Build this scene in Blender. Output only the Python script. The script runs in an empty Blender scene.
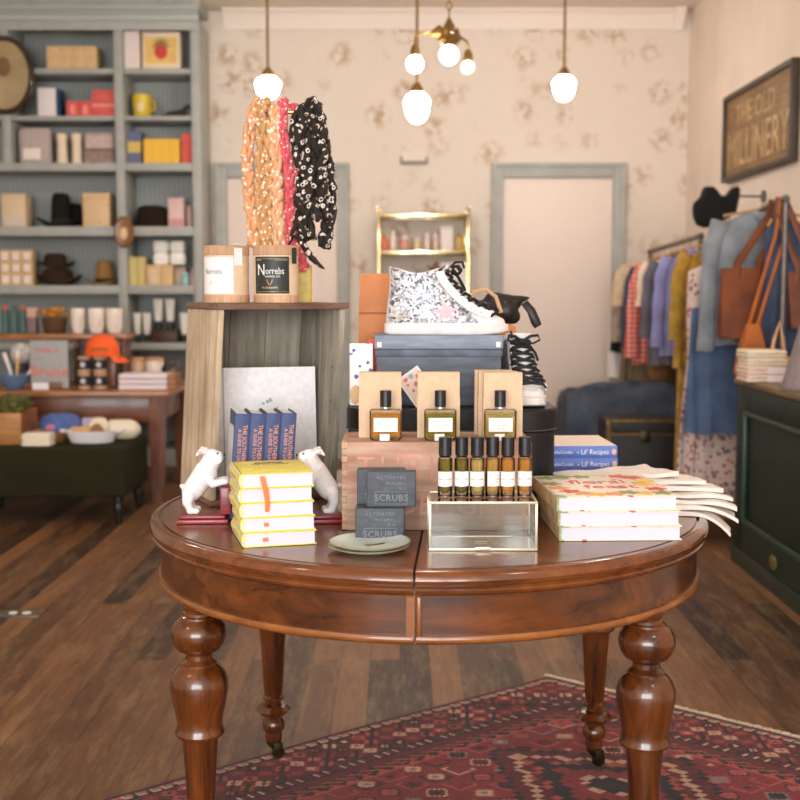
import bpy, bmesh, math, random
import numpy as np
from mathutils import Matrix, Vector, noise
random.seed(7)
PI = math.pi
F = 1167.0; TH = .0933; CZ = 1.227           # focal length (px at 800), downward pitch, eye height
_c, _s = math.cos(TH), math.sin(TH)
def ray(px, py):
    u = (px-400)/F; v = (400-py)/F
    return Vector((u, _c+v*_s, v*_c-_s))
def P(px, py, Y):                             # photo point -> place at depth Y
    r = ray(px, py); k = Y/r.y; return Vector((r.x*k, Y, r.z*k+CZ))
def G(px, py, z):                             # photo point -> place on a level surface
    r = ray(px, py); k = (z-CZ)/r.z; return Vector((r.x*k, r.y*k, z))
COL = bpy.context.scene.collection

# ------------------------------------------------------------------ materials
def lin(c):
    out = []
    for x in c[:3]:
        x /= 255.0
        out.append(x/12.92 if x <= .04045 else ((x+.055)/1.055)**2.4)
    return (*out, 1.0)
MATS = {}
def nt(name):
    m = bpy.data.materials.new(name); m.use_nodes = True
    n = m.node_tree; b = n.nodes['Principled BSDF']
    return m, n, b
def pm(name, rgb, rough=.6, metal=0., spec=.5, var=0., vscale=20., bump=0., bscale=60., coat=0., sheen=0., stretch=None, rgb2=None):
    if name in MATS: return MATS[name]
    m, n, b = nt(name)
    b.inputs['Roughness'].default_value = rough; b.inputs['Metallic'].default_value = metal
    b.inputs['Specular IOR Level'].default_value = spec
    b.inputs['Coat Weight'].default_value = coat; b.inputs['Coat Roughness'].default_value = .12
    b.inputs['Sheen Weight'].default_value = sheen
    b.inputs['Base Color'].default_value = lin(rgb)
    if var or bump:
        tc = n.nodes.new('ShaderNodeTexCoord'); mp = n.nodes.new('ShaderNodeMapping')
        n.links.new(tc.outputs['Object'], mp.inputs['Vector'])
        if stretch: mp.inputs['Scale'].default_value = stretch
        if var:
            no = n.nodes.new('ShaderNodeTexNoise'); no.inputs['Scale'].default_value = vscale; no.inputs['Detail'].default_value = 5
            n.links.new(mp.outputs[0], no.inputs['Vector'])
            cr = n.nodes.new('ShaderNodeValToRGB')
            c1 = rgb2 if rgb2 else tuple(max(0, x*(1-var)) for x in rgb)
            c2 = rgb if rgb2 else tuple(min(255, x*(1+var*.5)) for x in rgb)
            cr.color_ramp.elements[0].color = lin(c1); cr.color_ramp.elements[0].position = .32
            cr.color_ramp.elements[1].color = lin(c2); cr.color_ramp.elements[1].position = .68
            n.links.new(no.outputs['Fac'], cr.inputs[0]); n.links.new(cr.outputs[0], b.inputs['Base Color'])
        if bump:
            nb = n.nodes.new('ShaderNodeTexNoise'); nb.inputs['Scale'].default_value = bscale; nb.inputs['Detail'].default_value = 4
            n.links.new(mp.outputs[0], nb.inputs['Vector'])
            bp = n.nodes.new('ShaderNodeBump'); bp.inputs['Strength'].default_value = bump; bp.inputs['Distance'].default_value = .01
            n.links.new(nb.outputs['Fac'], bp.inputs['Height']); n.links.new(bp.outputs[0], b.inputs['Normal'])
    MATS[name] = m; return m
def wood(name, dark, light, rough=.4, axis='X', scale=6., coat=0., grain=14., worn=None):
    """streaky grain running along one axis of the object"""
    if name in MATS: return MATS[name]
    m, n, b = nt(name)
    tc = n.nodes.new('ShaderNodeTexCoord'); mp = n.nodes.new('ShaderNodeMapping')
    sc = {'X': (1, grain, grain), 'Y': (grain, 1, grain), 'Z': (grain, grain, 1)}[axis]
    mp.inputs['Scale'].default_value = sc
    n.links.new(tc.outputs['Object'], mp.inputs['Vector'])
    no = n.nodes.new('ShaderNodeTexNoise'); no.inputs['Scale'].default_value = scale; no.inputs['Detail'].default_value = 8; no.inputs['Roughness'].default_value = .65
    no.inputs['Distortion'].default_value = .6
    n.links.new(mp.outputs[0], no.inputs['Vector'])
    cr = n.nodes.new('ShaderNodeValToRGB'); e = cr.color_ramp.elements
    e[0].position = .3; e[0].color = lin(dark); e[1].position = .7; e[1].color = lin(light)
    n.links.new(no.outputs['Fac'], cr.inputs[0])
    n2 = n.nodes.new('ShaderNodeTexNoise'); n2.inputs['Scale'].default_value = 7; n2.inputs['Detail'].default_value = 3
    n.links.new(tc.outputs['Object'], n2.inputs['Vector'])
    mx = n.nodes.new('ShaderNodeMixRGB'); mx.blend_type = 'MULTIPLY'
    cr2 = n.nodes.new('ShaderNodeValToRGB'); cr2.color_ramp.elements[0].position = .3; cr2.color_ramp.elements[1].position = .65
    cr2.color_ramp.elements[0].color = (.55, .5, .48, 1)
    n.links.new(n2.outputs['Fac'], cr2.inputs[0]); mx.inputs[0].default_value = .7
    n.links.new(cr.outputs[0], mx.inputs[1]); n.links.new(cr2.outputs[0], mx.inputs[2])
    out = mx.outputs[0]
    if worn:
        n3 = n.nodes.new('ShaderNodeTexNoise'); n3.inputs['Scale'].default_value = 3; n3.inputs['Detail'].default_value = 7
        n.links.new(mp.outputs[0], n3.inputs['Vector'])
        c3 = n.nodes.new('ShaderNodeValToRGB'); c3.color_ramp.elements[0].position = .52; c3.color_ramp.elements[1].position = .72
        n.links.new(n3.outputs['Fac'], c3.inputs[0])
        m3 = n.nodes.new('ShaderNodeMixRGB'); n.links.new(c3.outputs[0], m3.inputs[0]); n.links.new(out, m3.inputs[1]); m3.inputs[2].default_value = lin(worn)
        out = m3.outputs[0]
    n.links.new(out, b.inputs['Base Color'])
    b.inputs['Roughness'].default_value = rough; b.inputs['Coat Weight'].default_value = coat; b.inputs['Coat Roughness'].default_value = .1
    bp = n.nodes.new('ShaderNodeBump'); bp.inputs['Strength'].default_value = .12; bp.inputs['Distance'].default_value = .003
    n.links.new(no.outputs['Fac'], bp.inputs['Height']); n.links.new(bp.outputs[0], b.inputs['Normal'])
    MATS[name] = m; return m
def clear_glass(name, tint=(255,255,255), strength=1.):
    """thin pane: see-through with a mirror sheen at grazing angles"""
    if name in MATS: return MATS[name]
    m, n, b = nt(name); n.nodes.remove(b)
    out = n.nodes['Material Output']
    tr = n.nodes.new('ShaderNodeBsdfTransparent'); tr.inputs[0].default_value = lin(tint)
    gl = n.nodes.new('ShaderNodeBsdfGlossy'); gl.inputs['Roughness'].default_value = .03
    fr = n.nodes.new('ShaderNodeFresnel'); fr.inputs[0].default_value = 1.45
    mul = n.nodes.new('ShaderNodeMath'); mul.operation = 'MULTIPLY'; mul.inputs[1].default_value = strength; mul.use_clamp = True
    n.links.new(fr.outputs[0], mul.inputs[0])
    mx = n.nodes.new('ShaderNodeMixShader')
    n.links.new(mul.outputs[0], mx.inputs[0]); n.links.new(tr.outputs[0], mx.inputs[1]); n.links.new(gl.outputs[0], mx.inputs[2])
    n.links.new(mx.outputs[0], out.inputs[0]); MATS[name] = m; return m
def liquid(name, rgb):
    if name in MATS: return MATS[name]
    m, n, b = nt(name)
    b.inputs['Base Color'].default_value = lin(rgb); b.inputs['Transmission Weight'].default_value = .75
    b.inputs['Roughness'].default_value = .05; b.inputs['IOR'].default_value = 1.2
    MATS[name] = m; return m
def emit(name, rgb, strength):
    m, n, b = nt(name)
    b.inputs['Base Color'].default_value = lin((235,230,220)); b.inputs['Roughness'].default_value = .25
    b.inputs['Emission Color'].default_value = lin(rgb); b.inputs['Emission Strength'].default_value = strength
    MATS[name] = m; return m
def spots(name, base, spot, scale=40., thr=.35, rough=.8, ring=False, second=None, sheen=0.):
    """printed cloth: voronoi motifs over a ground colour"""
    if name in MATS: return MATS[name]
    m, n, b = nt(name)
    tc = n.nodes.new('ShaderNodeTexCoord'); vo = n.nodes.new('ShaderNodeTexVoronoi'); vo.inputs['Scale'].default_value = scale
    n.links.new(tc.outputs['Object'], vo.inputs['Vector'])
    no = n.nodes.new('ShaderNodeTexNoise'); no.inputs['Scale'].default_value = scale*2.2; no.inputs['Detail'].default_value = 2
    n.links.new(tc.outputs['Object'], no.inputs['Vector'])
    ad = n.nodes.new('ShaderNodeMath'); ad.operation = 'ADD'
    n.links.new(vo.outputs['Distance'], ad.inputs[0])
    mu = n.nodes.new('ShaderNodeMath'); mu.operation = 'MULTIPLY'; mu.inputs[1].default_value = .5
    n.links.new(no.outputs['Fac'], mu.inputs[0]); n.links.new(mu.outputs[0], ad.inputs[1])
    cr = n.nodes.new('ShaderNodeValToRGB'); cr.color_ramp.interpolation = 'LINEAR'
    e = cr.color_ramp.elements
    e[0].position = thr+.18; e[0].color = lin(spot); e[1].position = thr+.22; e[1].color = lin(base)
    if ring:
        x = e.new(thr+.02); x.color = lin(base); x = e.new(thr+.05); x.color = lin(spot)
    n.links.new(ad.outputs[0], cr.inputs[0]); col = cr.outputs[0]
    if second:
        v2 = n.nodes.new('ShaderNodeTexVoronoi'); v2.inputs['Scale'].default_value = scale*.55
        n.links.new(tc.outputs['Object'], v2.inputs['Vector'])
        c2 = n.nodes.new('ShaderNodeValToRGB'); c2.color_ramp.elements[0].position = .2; c2.color_ramp.elements[1].position = .26
        n.links.new(v2.outputs['Distance'], c2.inputs[0])
        mx = n.nodes.new('ShaderNodeMixRGB'); n.links.new(c2.outputs[0], mx.inputs[0]); mx.inputs[1].default_value = lin(second); n.links.new(col, mx.inputs[2])
        col = mx.outputs[0]
    n.links.new(col, b.inputs['Base Color']); b.inputs['Roughness'].default_value = rough; b.inputs['Sheen Weight'].default_value = sheen
    MATS[name] = m; return m
def stripes(name, c1, c2, scale, axis='Z', rough=.8, width=.5, check=False):
    if name in MATS: return MATS[name]
    m, n, b = nt(name)
    tc = n.nodes.new('ShaderNodeTexCoord')
    def wave(ax):
        w = n.nodes.new('ShaderNodeTexWave'); w.wave_type = 'BANDS'; w.bands_direction = ax; w.inputs['Scale'].default_value = scale
        n.links.new(tc.outputs['Object'], w.inputs['Vector'])
        cr = n.nodes.new('ShaderNodeValToRGB'); cr.color_ramp.elements[0].position = max(0, width-.08); cr.color_ramp.elements[1].position = min(1, width+.08)
        n.links.new(w.outputs['Fac'], cr.inputs[0]); return cr.outputs[0]
    f = wave(axis)
    if check:
        a = n.nodes.new('ShaderNodeMixRGB'); a.blend_type = 'MULTIPLY'; a.inputs[0].default_value = 1
        n.links.new(f, a.inputs[1]); n.links.new(wave('X'), a.inputs[2]); f = a.outputs[0]
    mx = n.nodes.new('ShaderNodeMixRGB'); n.links.new(f, mx.inputs[0]); mx.inputs[1].default_value = lin(c1); mx.inputs[2].default_value = lin(c2)
    n.links.new(mx.outputs[0], b.inputs['Base Color']); b.inputs['Roughness'].default_value = rough
    MATS[name] = m; return m

# ------------------------------------------------------------------ mesh building
def XF(loc=(0,0,0), rot=(0,0,0), sc=(1,1,1)):
    if not hasattr(sc, '__len__'): sc = (sc,)*3
    R = Matrix.Rotation(rot[2],4,'Z') @ Matrix.Rotation(rot[1],4,'Y') @ Matrix.Rotation(rot[0],4,'X')
    return Matrix.Translation(loc) @ R @ Matrix.Diagonal((*sc,1))
class MB:
    def __init__(s): s.v = []; s.f = []; s.mi = []
    def add(s, vs, fs, M=None, mi=0):
        o = len(s.v)
        if M is not None: vs = [tuple(M @ Vector(v)) for v in vs]
        s.v += [tuple(v) for v in vs]; s.f += [tuple(i+o for i in f) for f in fs]; s.mi += [mi]*len(fs); return s
    def bm(s, b, M=None, mi=0):
        b.verts.index_update()
        return s.add([v.co[:] for v in b.verts], [[v.index for v in f.verts] for f in b.faces], M, mi)
    def box(s, x0, x1, y0, y1, z0, z1, bev=0., M=None, mi=0, seg=2):
        if bev <= 0:
            v = [(x,y,z) for x in (x0,x1) for y in (y0,y1) for z in (z0,z1)]
            f = [(0,1,3,2),(4,6,7,5),(0,4,5,1),(2,3,7,6),(0,2,6,4),(1,5,7,3)]
            return s.add(v, f, M, mi)
        b = bmesh.new(); bmesh.ops.create_cube(b, size=1)
        for v in b.verts: v.co = Vector(((x0+x1)/2+v.co.x*(x1-x0), (y0+y1)/2+v.co.y*(y1-y0), (z0+z1)/2+v.co.z*(z1-z0)))
        bmesh.ops.bevel(b, geom=b.edges[:], offset=bev, segments=seg, profile=.5, affect='EDGES', clamp_overlap=True)
        s.bm(b, M, mi); b.free(); return s
    def rbox(s, w, d, h, rad, bev=.004, M=None, mi=0, n=6):
        """box with rounded vertical corners and softened rims, base centre at origin"""
        def ring(ins, z):
            out = []
            r = max(rad-ins, .001)
            for cx, cy, a0 in ((w/2-rad, d/2-rad, 0), (-w/2+rad, d/2-rad, 90), (-w/2+rad, -d/2+rad, 180), (w/2-rad, -d/2+rad, 270)):
                for k in range(n+1):
                    a = math.radians(a0+90*k/n); out.append((cx+r*math.cos(a), cy+r*math.sin(a), z))
            return out
        return s.loft([ring(bev,0), ring(0,bev), ring(0,h-bev), ring(bev,h)], True, M, mi)
    def loft(s, rings, caps=True, M=None, mi=0, closed=True):
        n = len(rings[0]); v = [p for r in rings for p in r]; f = []
        for k in range(len(rings)-1):
            for i in range(n if closed else n-1):
                j = (i+1) % n
                f.append((k*n+i, k*n+j, (k+1)*n+j, (k+1)*n+i))
        if caps and closed:
            f.append(tuple(range(n-1,-1,-1))); f.append(tuple(range((len(rings)-1)*n, len(rings)*n)))
        return s.add(v, f, M, mi)
    def lathe(s, prof, n=32, M=None, mi=0, caps=True):
        rings = [[(max(r,1e-4)*math.cos(2*PI*i/n), max(r,1e-4)*math.sin(2*PI*i/n), z) for i in range(n)] for r, z in prof]
        return s.loft(rings, caps, M, mi)
    def cyl(s, r, z0, z1, n=24, M=None, mi=0, bev=0.):
        if bev: return s.lathe([(r-bev,z0),(r,z0+bev),(r,z1-bev),(r-bev,z1)], n, M, mi)
        return s.lathe([(r,z0),(r,z1)], n, M, mi)
    def ell(s, c, r, nu=20, nv=12, M=None, mi=0):
        if not hasattr(r, '__len__'): r = (r,)*3
        rings = []
        for k in range(nv+1):
            a = -PI/2+PI*k/nv; q = max(math.cos(a), .002)
            rings.append([(c[0]+r[0]*q*math.cos(2*PI*i/nu), c[1]+r[1]*q*math.sin(2*PI*i/nu), c[2]+r[2]*math.sin(a)) for i in range(nu)])
        return s.loft(rings, True, M, mi)
    def tube(s, pts, r, n=8, M=None, mi=0, flat=1., up=None, caps=True):
        pts = [Vector(p) for p in pts]; rr = r if hasattr(r, '__len__') else [r]*len(pts)
        rings = []; prev = None
        for i, p in enumerate(pts):
            t = (pts[min(i+1,len(pts)-1)]-pts[max(i-1,0)])
            t = t.normalized() if t.length > 1e-9 else Vector((0,0,1))
            if up is not None: a = Vector(up)
            elif prev is not None: a = prev
            else: a = Vector((0,0,1)) if abs(t.z) < .9 else Vector((1,0,0))
            x = (a-t*a.dot(t))
            if x.length < 1e-6: x = t.orthogonal()
            x.normalize(); prev = x; y = t.cross(x)
            rings.append([tuple(p+x*(rr[i]*math.cos(2*PI*k/n))+y*(rr[i]*flat*math.sin(2*PI*k/n))) for k in range(n)])
        return s.loft(rings, caps, M, mi)
    def prism(s, poly, z0, z1, M=None, mi=0):
        n = len(poly)
        return s.loft([[(x,y,z0) for x,y in poly], [(x,y,z1) for x,y in poly]], True, M, mi)
    def text(s, t, size, M=None, mi=0, ext=.0004, align='CENTER', spacing=1., sx=1.):
        cu = bpy.data.curves.new('lettering', 'FONT'); cu.body = t; cu.size = size; cu.extrude = ext; cu.align_x = align; cu.align_y = 'CENTER'
        cu.space_character = spacing; cu.resolution_u = 2
        o = bpy.data.objects.new('lettering', cu); COL.objects.link(o)
        dg = bpy.context.evaluated_depsgraph_get(); dg.update()
        me = bpy.data.meshes.new_from_object(o.evaluated_get(dg))
        v = [(q.co.x*sx, q.co.y, q.co.z) for q in me.vertices]; f = [tuple(p.vertices) for p in me.polygons]
        s.add(v, f, M, mi)
        bpy.data.objects.remove(o); bpy.data.curves.remove(cu); bpy.data.meshes.remove(me); return s
    def build(s, name, mats, parent=None, ang=38, kind=None):
        me = bpy.data.meshes.new(name); me.from_pydata(s.v, [], s.f)
        if not isinstance(mats, (list, tuple)): mats = [mats]
        for m in mats: me.materials.append(m)
        me.polygons.foreach_set('material_index', s.mi)
        b = bmesh.new(); b.from_mesh(me); bmesh.ops.recalc_face_normals(b, faces=b.faces[:]); b.to_mesh(me); b.free()
        me.polygons.foreach_set('use_smooth', [True]*len(me.polygons))
        me.set_sharp_from_angle(angle=math.radians(ang))
        o = bpy.data.objects.new(name, me); COL.objects.link(o)
        if parent: o.parent = parent
        if kind: o['kind'] = kind
        return o
def thing(name, label, cat, loc=(0,0,0), rz=0., group=None):
    o = bpy.data.objects.new(name, None); COL.objects.link(o)
    o.location = loc; o.rotation_euler = (0,0,rz); o.empty_display_size = .05
    return tag(o, label, cat, group)
def tag(o, label, cat, group=None, loc=None, rz=None):
    o['label'] = label; o['category'] = cat
    if group: o['group'] = group
    if loc is not None: o.location = loc
    if rz is not None: o.rotation_euler = (0,0,rz)
    return o
def solo(name, label, cat, mb, mat, loc=(0,0,0), rz=0., group=None, ang=38):
    return tag(mb.build(name, mat, None, ang), label, cat, group, loc, rz)
def struct(name, mb, mat, parent=None):
    o = mb.build(name, mat, parent)
    if not parent: o['kind'] = 'structure'
    return o
def dup(root, loc=None, rz=None, label=None, group=None, parent=None):
    r = root.copy(); COL.objects.link(r)
    if parent: r.parent = parent
    if loc is not None: r.location = loc
    if rz is not None: r.rotation_euler = (0,0,rz)
    if label: r['label'] = label
    if group: r['group'] = group
    for ch in list(root.children): dup(ch, parent=r)
    return r
def blob(name, shapes, mat, parent=None, voxel=.003, smooth=6):
    """soft continuous body: capsules and ellipsoids fused into one skin"""
    mb = MB()
    for q in shapes:
        if q[0] == 'e': mb.ell(q[1], q[2], 16, 10, q[3] if len(q) > 3 else None)
        else:
            p0, r0, p1, r1 = q[1:5]; p0 = Vector(p0); p1 = Vector(p1)
            pts, rr = [], []
            for k in range(7):
                a = -PI/2+PI/2*k/6; pts.append(p0+(p0-p1).normalized()*(-r0*math.sin(a))); rr.append(max(r0*math.cos(a), .0002))
            for k in range(1, 7):
                a = PI/2*k/6; pts.append(p1+(p1-p0).normalized()*(r1*math.sin(a))); rr.append(max(r1*math.cos(a), .0002))
            mb.tube(pts, rr, 14)
    o = mb.build(name, mat, parent)
    m = o.modifiers.new('remesh', 'REMESH'); m.mode = 'VOXEL'; m.voxel_size = voxel
    m = o.modifiers.new('smooth', 'SMOOTH'); m.iterations = smooth; m.factor = .5
    dg = bpy.context.evaluated_depsgraph_get(); dg.update()
    me = bpy.data.meshes.new_from_object(o.evaluated_get(dg)); o.modifiers.clear(); old = o.data; o.data = me; bpy.data.meshes.remove(old); me.name = name
    me.polygons.foreach_set('use_smooth', [True]*len(me.polygons))
    if not me.materials: me.materials.append(mat)
    return o
FR = (PI/2, 0, 0)                              # lettering turned to face the shop front
# ------------------------------------------------------------------ the room
YB = 8.5; XR = 2.06; XL = -3.35; ZC = 3.2; YF = -4.6
def floor_mat():
    m, n, b = nt('old_floorboards')
    tc = n.nodes.new('ShaderNodeTexCoord'); mp = n.nodes.new('ShaderNodeMapping'); mp.inputs['Rotation'].default_value = (0,0,PI/2)
    n.links.new(tc.outputs['Object'], mp.inputs['Vector'])
    br = n.nodes.new('ShaderNodeTexBrick'); br.offset = .37; br.offset_frequency = 2; br.squash = 1
    br.inputs['Scale'].default_value = 1; br.inputs['Brick Width'].default_value = 1.9; br.inputs['Row Height'].default_value = .098
    br.inputs['Mortar Size'].default_value = .0014; br.inputs['Mortar Smooth'].default_value = .3
    br.inputs['Color1'].default_value = lin((54,33,20)); br.inputs['Color2'].default_value = lin((146,102,64)); br.inputs['Mortar'].default_value = lin((40,26,17))
    br.inputs['Bias'].default_value = -.1
    n.links.new(mp.outputs[0], br.inputs['Vector'])
    m2 = n.nodes.new('ShaderNodeMapping'); m2.inputs['Scale'].default_value = (26,1.6,1); n.links.new(tc.outputs['Object'], m2.inputs['Vector'])
    no = n.nodes.new('ShaderNodeTexNoise'); no.inputs['Scale'].default_value = 2.2; no.inputs['Detail'].default_value = 9; no.inputs['Roughness'].default_value = .7
    n.links.new(m2.outputs[0], no.inputs['Vector'])
    cr = n.nodes.new('ShaderNodeValToRGB'); cr.color_ramp.elements[0].position = .3; cr.color_ramp.elements[0].color = (.42,.36,.32,1); cr.color_ramp.elements[1].position = .72; cr.color_ramp.elements[1].color = (1.25,1.2,1.12,1)
    n.links.new(no.outputs['Fac'], cr.inputs[0])
    mx = n.nodes.new('ShaderNodeMixRGB'); mx.blend_type = 'MULTIPLY'; mx.inputs[0].default_value = .9
    n.links.new(br.outputs['Color'], mx.inputs[1]); n.links.new(cr.outputs[0], mx.inputs[2])
    # scuffed pale patches
    m3 = n.nodes.new('ShaderNodeMapping'); m3.inputs['Scale'].default_value = (12,2.0,1); n.links.new(tc.outputs['Object'], m3.inputs['Vector'])
    n3 = n.nodes.new('ShaderNodeTexNoise'); n3.inputs['Scale'].default_value = 1.5; n3.inputs['Detail'].default_value = 12; n3.inputs['Roughness'].default_value = .82
    n.links.new(m3.outputs[0], n3.inputs['Vector'])
    c3 = n.nodes.new('ShaderNodeValToRGB'); c3.color_ramp.elements[0].position = .48; c3.color_ramp.elements[1].position = .70; c3.color_ramp.elements[1].color = (.5,.5,.5,1)
    n.links.new(n3.outputs['Fac'], c3.inputs[0])
    x2 = n.nodes.new('ShaderNodeMixRGB'); n.links.new(c3.outputs[0], x2.inputs[0]); n.links.new(mx.outputs[0], x2.inputs[1]); x2.inputs[2].default_value = lin((178,148,108))
    n.links.new(x2.outputs[0], b.inputs['Base Color'])
    mr = n.nodes.new('ShaderNodeMapRange'); mr.inputs[3].default_value = .32; mr.inputs[4].default_value = .62
    n.links.new(no.outputs['Fac'], mr.inputs[0]); n.links.new(mr.outputs[0], b.inputs['Roughness'])
    bp = n.nodes.new('ShaderNodeBump'); bp.inputs['Strength'].default_value = .35; bp.inputs['Distance'].default_value = .004
    ad = n.nodes.new('ShaderNodeMath'); ad.operation = 'SUBTRACT'; n.links.new(no.outputs['Fac'], ad.inputs[0]); n.links.new(br.outputs['Fac'], ad.inputs[1])
    n.links.new(ad.outputs[0], bp.inputs['Height']); n.links.new(bp.outputs[0], b.inputs['Normal'])
    return m
def paper_mat():
    m, n, b = nt('floral_wallpaper')
    tc = n.nodes.new('ShaderNodeTexCoord'); mp = n.nodes.new('ShaderNodeMapping'); mp.inputs['Scale'].default_value = (1,0,1)
    n.links.new(tc.outputs['Object'], mp.inputs['Vector'])
    vo = n.nodes.new('ShaderNodeTexVoronoi'); vo.inputs['Scale'].default_value = 4.6; vo.inputs['Randomness'].default_value = .6
    n.links.new(mp.outputs[0], vo.inputs['Vector'])
    c1 = n.nodes.new('ShaderNodeValToRGB'); c1.color_ramp.elements[0].position = .16; c1.color_ramp.elements[0].color = (1,1,1,1); c1.color_ramp.elements[1].position = .52; c1.color_ramp.elements[1].color = (0,0,0,1)
    n.links.new(vo.outputs['Distance'], c1.inputs[0])
    v2 = n.nodes.new('ShaderNodeTexNoise'); v2.inputs['Scale'].default_value = 17; v2.inputs['Detail'].default_value = 3
    n.links.new(mp.outputs[0], v2.inputs['Vector'])
    c2 = n.nodes.new('ShaderNodeValToRGB'); c2.color_ramp.elements[0].position = .44; c2.color_ramp.elements[1].position = .56
    n.links.new(v2.outputs['Fac'], c2.inputs[0])
    mu = n.nodes.new('ShaderNodeMath'); mu.operation = 'MULTIPLY'; n.links.new(c1.outputs[0], mu.inputs[0]); n.links.new(c2.outputs[0], mu.inputs[1])
    m2 = n.nodes.new('ShaderNodeMath'); m2.operation = 'MULTIPLY'; m2.inputs[1].default_value = .8; n.links.new(mu.outputs[0], m2.inputs[0])
    v3 = n.nodes.new('ShaderNodeTexNoise'); v3.inputs['Scale'].default_value = 9
    n.links.new(mp.outputs[0], v3.inputs['Vector'])
    c3 = n.nodes.new('ShaderNodeValToRGB'); c3.color_ramp.elements[0].color = lin((220,207,192)); c3.color_ramp.elements[1].color = lin((226,215,202)); 
    n.links.new(v3.outputs['Fac'], c3.inputs[0])
    mx = n.nodes.new('ShaderNodeMixRGB'); n.links.new(m2.outputs[0], mx.inputs[0]); n.links.new(c3.outputs[0], mx.inputs[1]); mx.inputs[2].default_value = lin((176,142,104))
    n.links.new(mx.outputs[0], b.inputs['Base Color']); b.inputs['Roughness'].default_value = .8
    return m
plaster = pm('warm_plaster', (230,214,199), .85, var=.03, vscale=3)
ceil_m = pm('ceiling_paint', (224,210,195), .85)
trim_w = pm('cornice_paint', (240,228,216), .6)
sage = pm('sage_paint', (170,172,166), .55, var=.05, vscale=8)
struct('floor', MB().box(XL,XR,YF,YB,-.05,0), floor_mat())
struct('ceiling', MB().box(XL,XR,YF,YB,ZC,ZC+.05), ceil_m)
struct('wall_back', MB().box(XL-.1,XR+.1,YB,YB+.1,0,ZC), paper_mat())
struct('wall_right', MB().box(XR,XR+.1,YF,YB,0,ZC), plaster)
wl = MB()
wl.box(XL-.1,XL,YF,YB,0,ZC)
struct('wall_left', wl, plaster)
wf = MB()
wf.box(XL-.1,XR+.1,YF-.1,YF,0,.45); wf.box(XL-.1,XR+.1,YF-.1,YF,2.95,ZC)
for a, b_ in ((XL-.1,-3.0),(-1.05,-.85),(.55,.75),(1.85,XR+.1)): wf.box(a,b_,YF-.1,YF,.45,2.95)
struct('wall_front', wf, plaster)
wood_frame = pm('window_frame_paint', (70,74,72), .5)
for i, (a, b_) in enumerate(((-3.0,-1.05),(-.85,.55),(.75,1.85))):
    k = MB(); k.box(a,b_,YF-.08,YF-.02,.45,.52); k.box(a,b_,YF-.08,YF-.02,2.88,2.95); k.box(a,a+.06,YF-.08,YF-.02,.52,2.88); k.box(b_-.06,b_,YF-.08,YF-.02,.52,2.88)
    k.box(a+.06,b_-.06,YF-.07,YF-.03,2.2,2.25); k.box((a+b_)/2-.02,(a+b_)/2+.02,YF-.07,YF-.03,.52,2.2)
    struct('window_%d' % (i+1), k, wood_frame)
for i, (a, b_) in enumerate(()):
    k = MB(); k.box(XL-.08,XL-.02,a,b_,.5,.57); k.box(XL-.08,XL-.02,a,b_,2.83,2.9); k.box(XL-.08,XL-.02,a,a+.06,.57,2.83); k.box(XL-.08,XL-.02,b_-.06,b_,.57,2.83)
    k.box(XL-.07,XL-.03,(a+b_)/2-.02,(a+b_)/2+.02,.57,2.83)
    struct('window_%d' % (i+4), k, wood_frame)
# cornice: a cove profile along the back wall, stopping short of the right wall
def cornice(x0, x1):
    pr = [(0,3.075),(-.02,3.075),(-.03,3.10),(-.045,3.115),(-.06,3.15),(-.095,3.185),(-.11,3.187),(-.11,3.2),(0,3.2)]
    return MB().loft([[(x, YB+y, z) for y, z in pr] for x in (x0, x1)])
struct('trim_1', cornice(-1.25, 1.93), trim_w)
struct('trim_2', MB().loft([[(x, YB+y, z) for y, z in [(0,3.06),(-.05,3.06),(-.06,3.09),(-.12,3.15),(-.15,3.2),(0,3.2)]] for x in (1.93, 2.0)]), trim_w)
struct('baseboard_back', MB().box(-.36,.66,YB-.02,YB,0,.18,.004).box(1.62,XR,YB-.02,YB,0,.18,.004), sage)
struct('baseboard_right', MB().box(XR-.02,XR,5.4,YB-.02,0,.18,.004), trim_w)
door_p = pm('door_panel_paint', (233,217,205), .6)
for i, x0 in enumerate((-1.314, .668)):
    w = .933; top = 2.126; fw = .072
    fr = MB()
    for a, b_, c, d in ((x0,x0+fw,0,top),(x0+w-fw,x0+w,0,top),(x0+fw,x0+w-fw,top-.092,top)): fr.box(a,b_,YB-.05,YB,c,d,.006)
    fr.box(x0-.012,x0+.018,YB-.065,YB,0,top+.012,.005).box(x0+w-.018,x0+w+.012,YB-.065,YB,0,top+.012,.005).box(x0+.018,x0+w-.018,YB-.065,YB,top-.018,top+.012,.005)
    d = struct('door_%d' % (i+1), fr, sage)
    lf = MB().box(x0+fw+.002,x0+w-fw-.002,YB-.02,YB-.001,.012,top-.094,.002)
    a, b_ = x0+fw+.1, x0+w-fw-.1
    d2 = struct('door_leaf', lf, door_p, d)
# small vent plate high on the wallpaper
t = thing('wall_vent', 'small white wall plate with grey lower edge high on the floral wallpaper', 'vent', P(414,157,8.49))
MB().box(-.09,.09,-.02,.008,-.03,.05,.006).build('plate', pm('vent_white',(226,212,200),.5), t)
MB().box(-.098,.098,-.03,.008,-.05,-.03,.004).box(-.098,-.082,-.03,.008,-.03,0,.003).box(.082,.098,-.03,.008,-.03,0,.003).build('bracket', pm('vent_grey',(150,138,128),.5), t)

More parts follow.
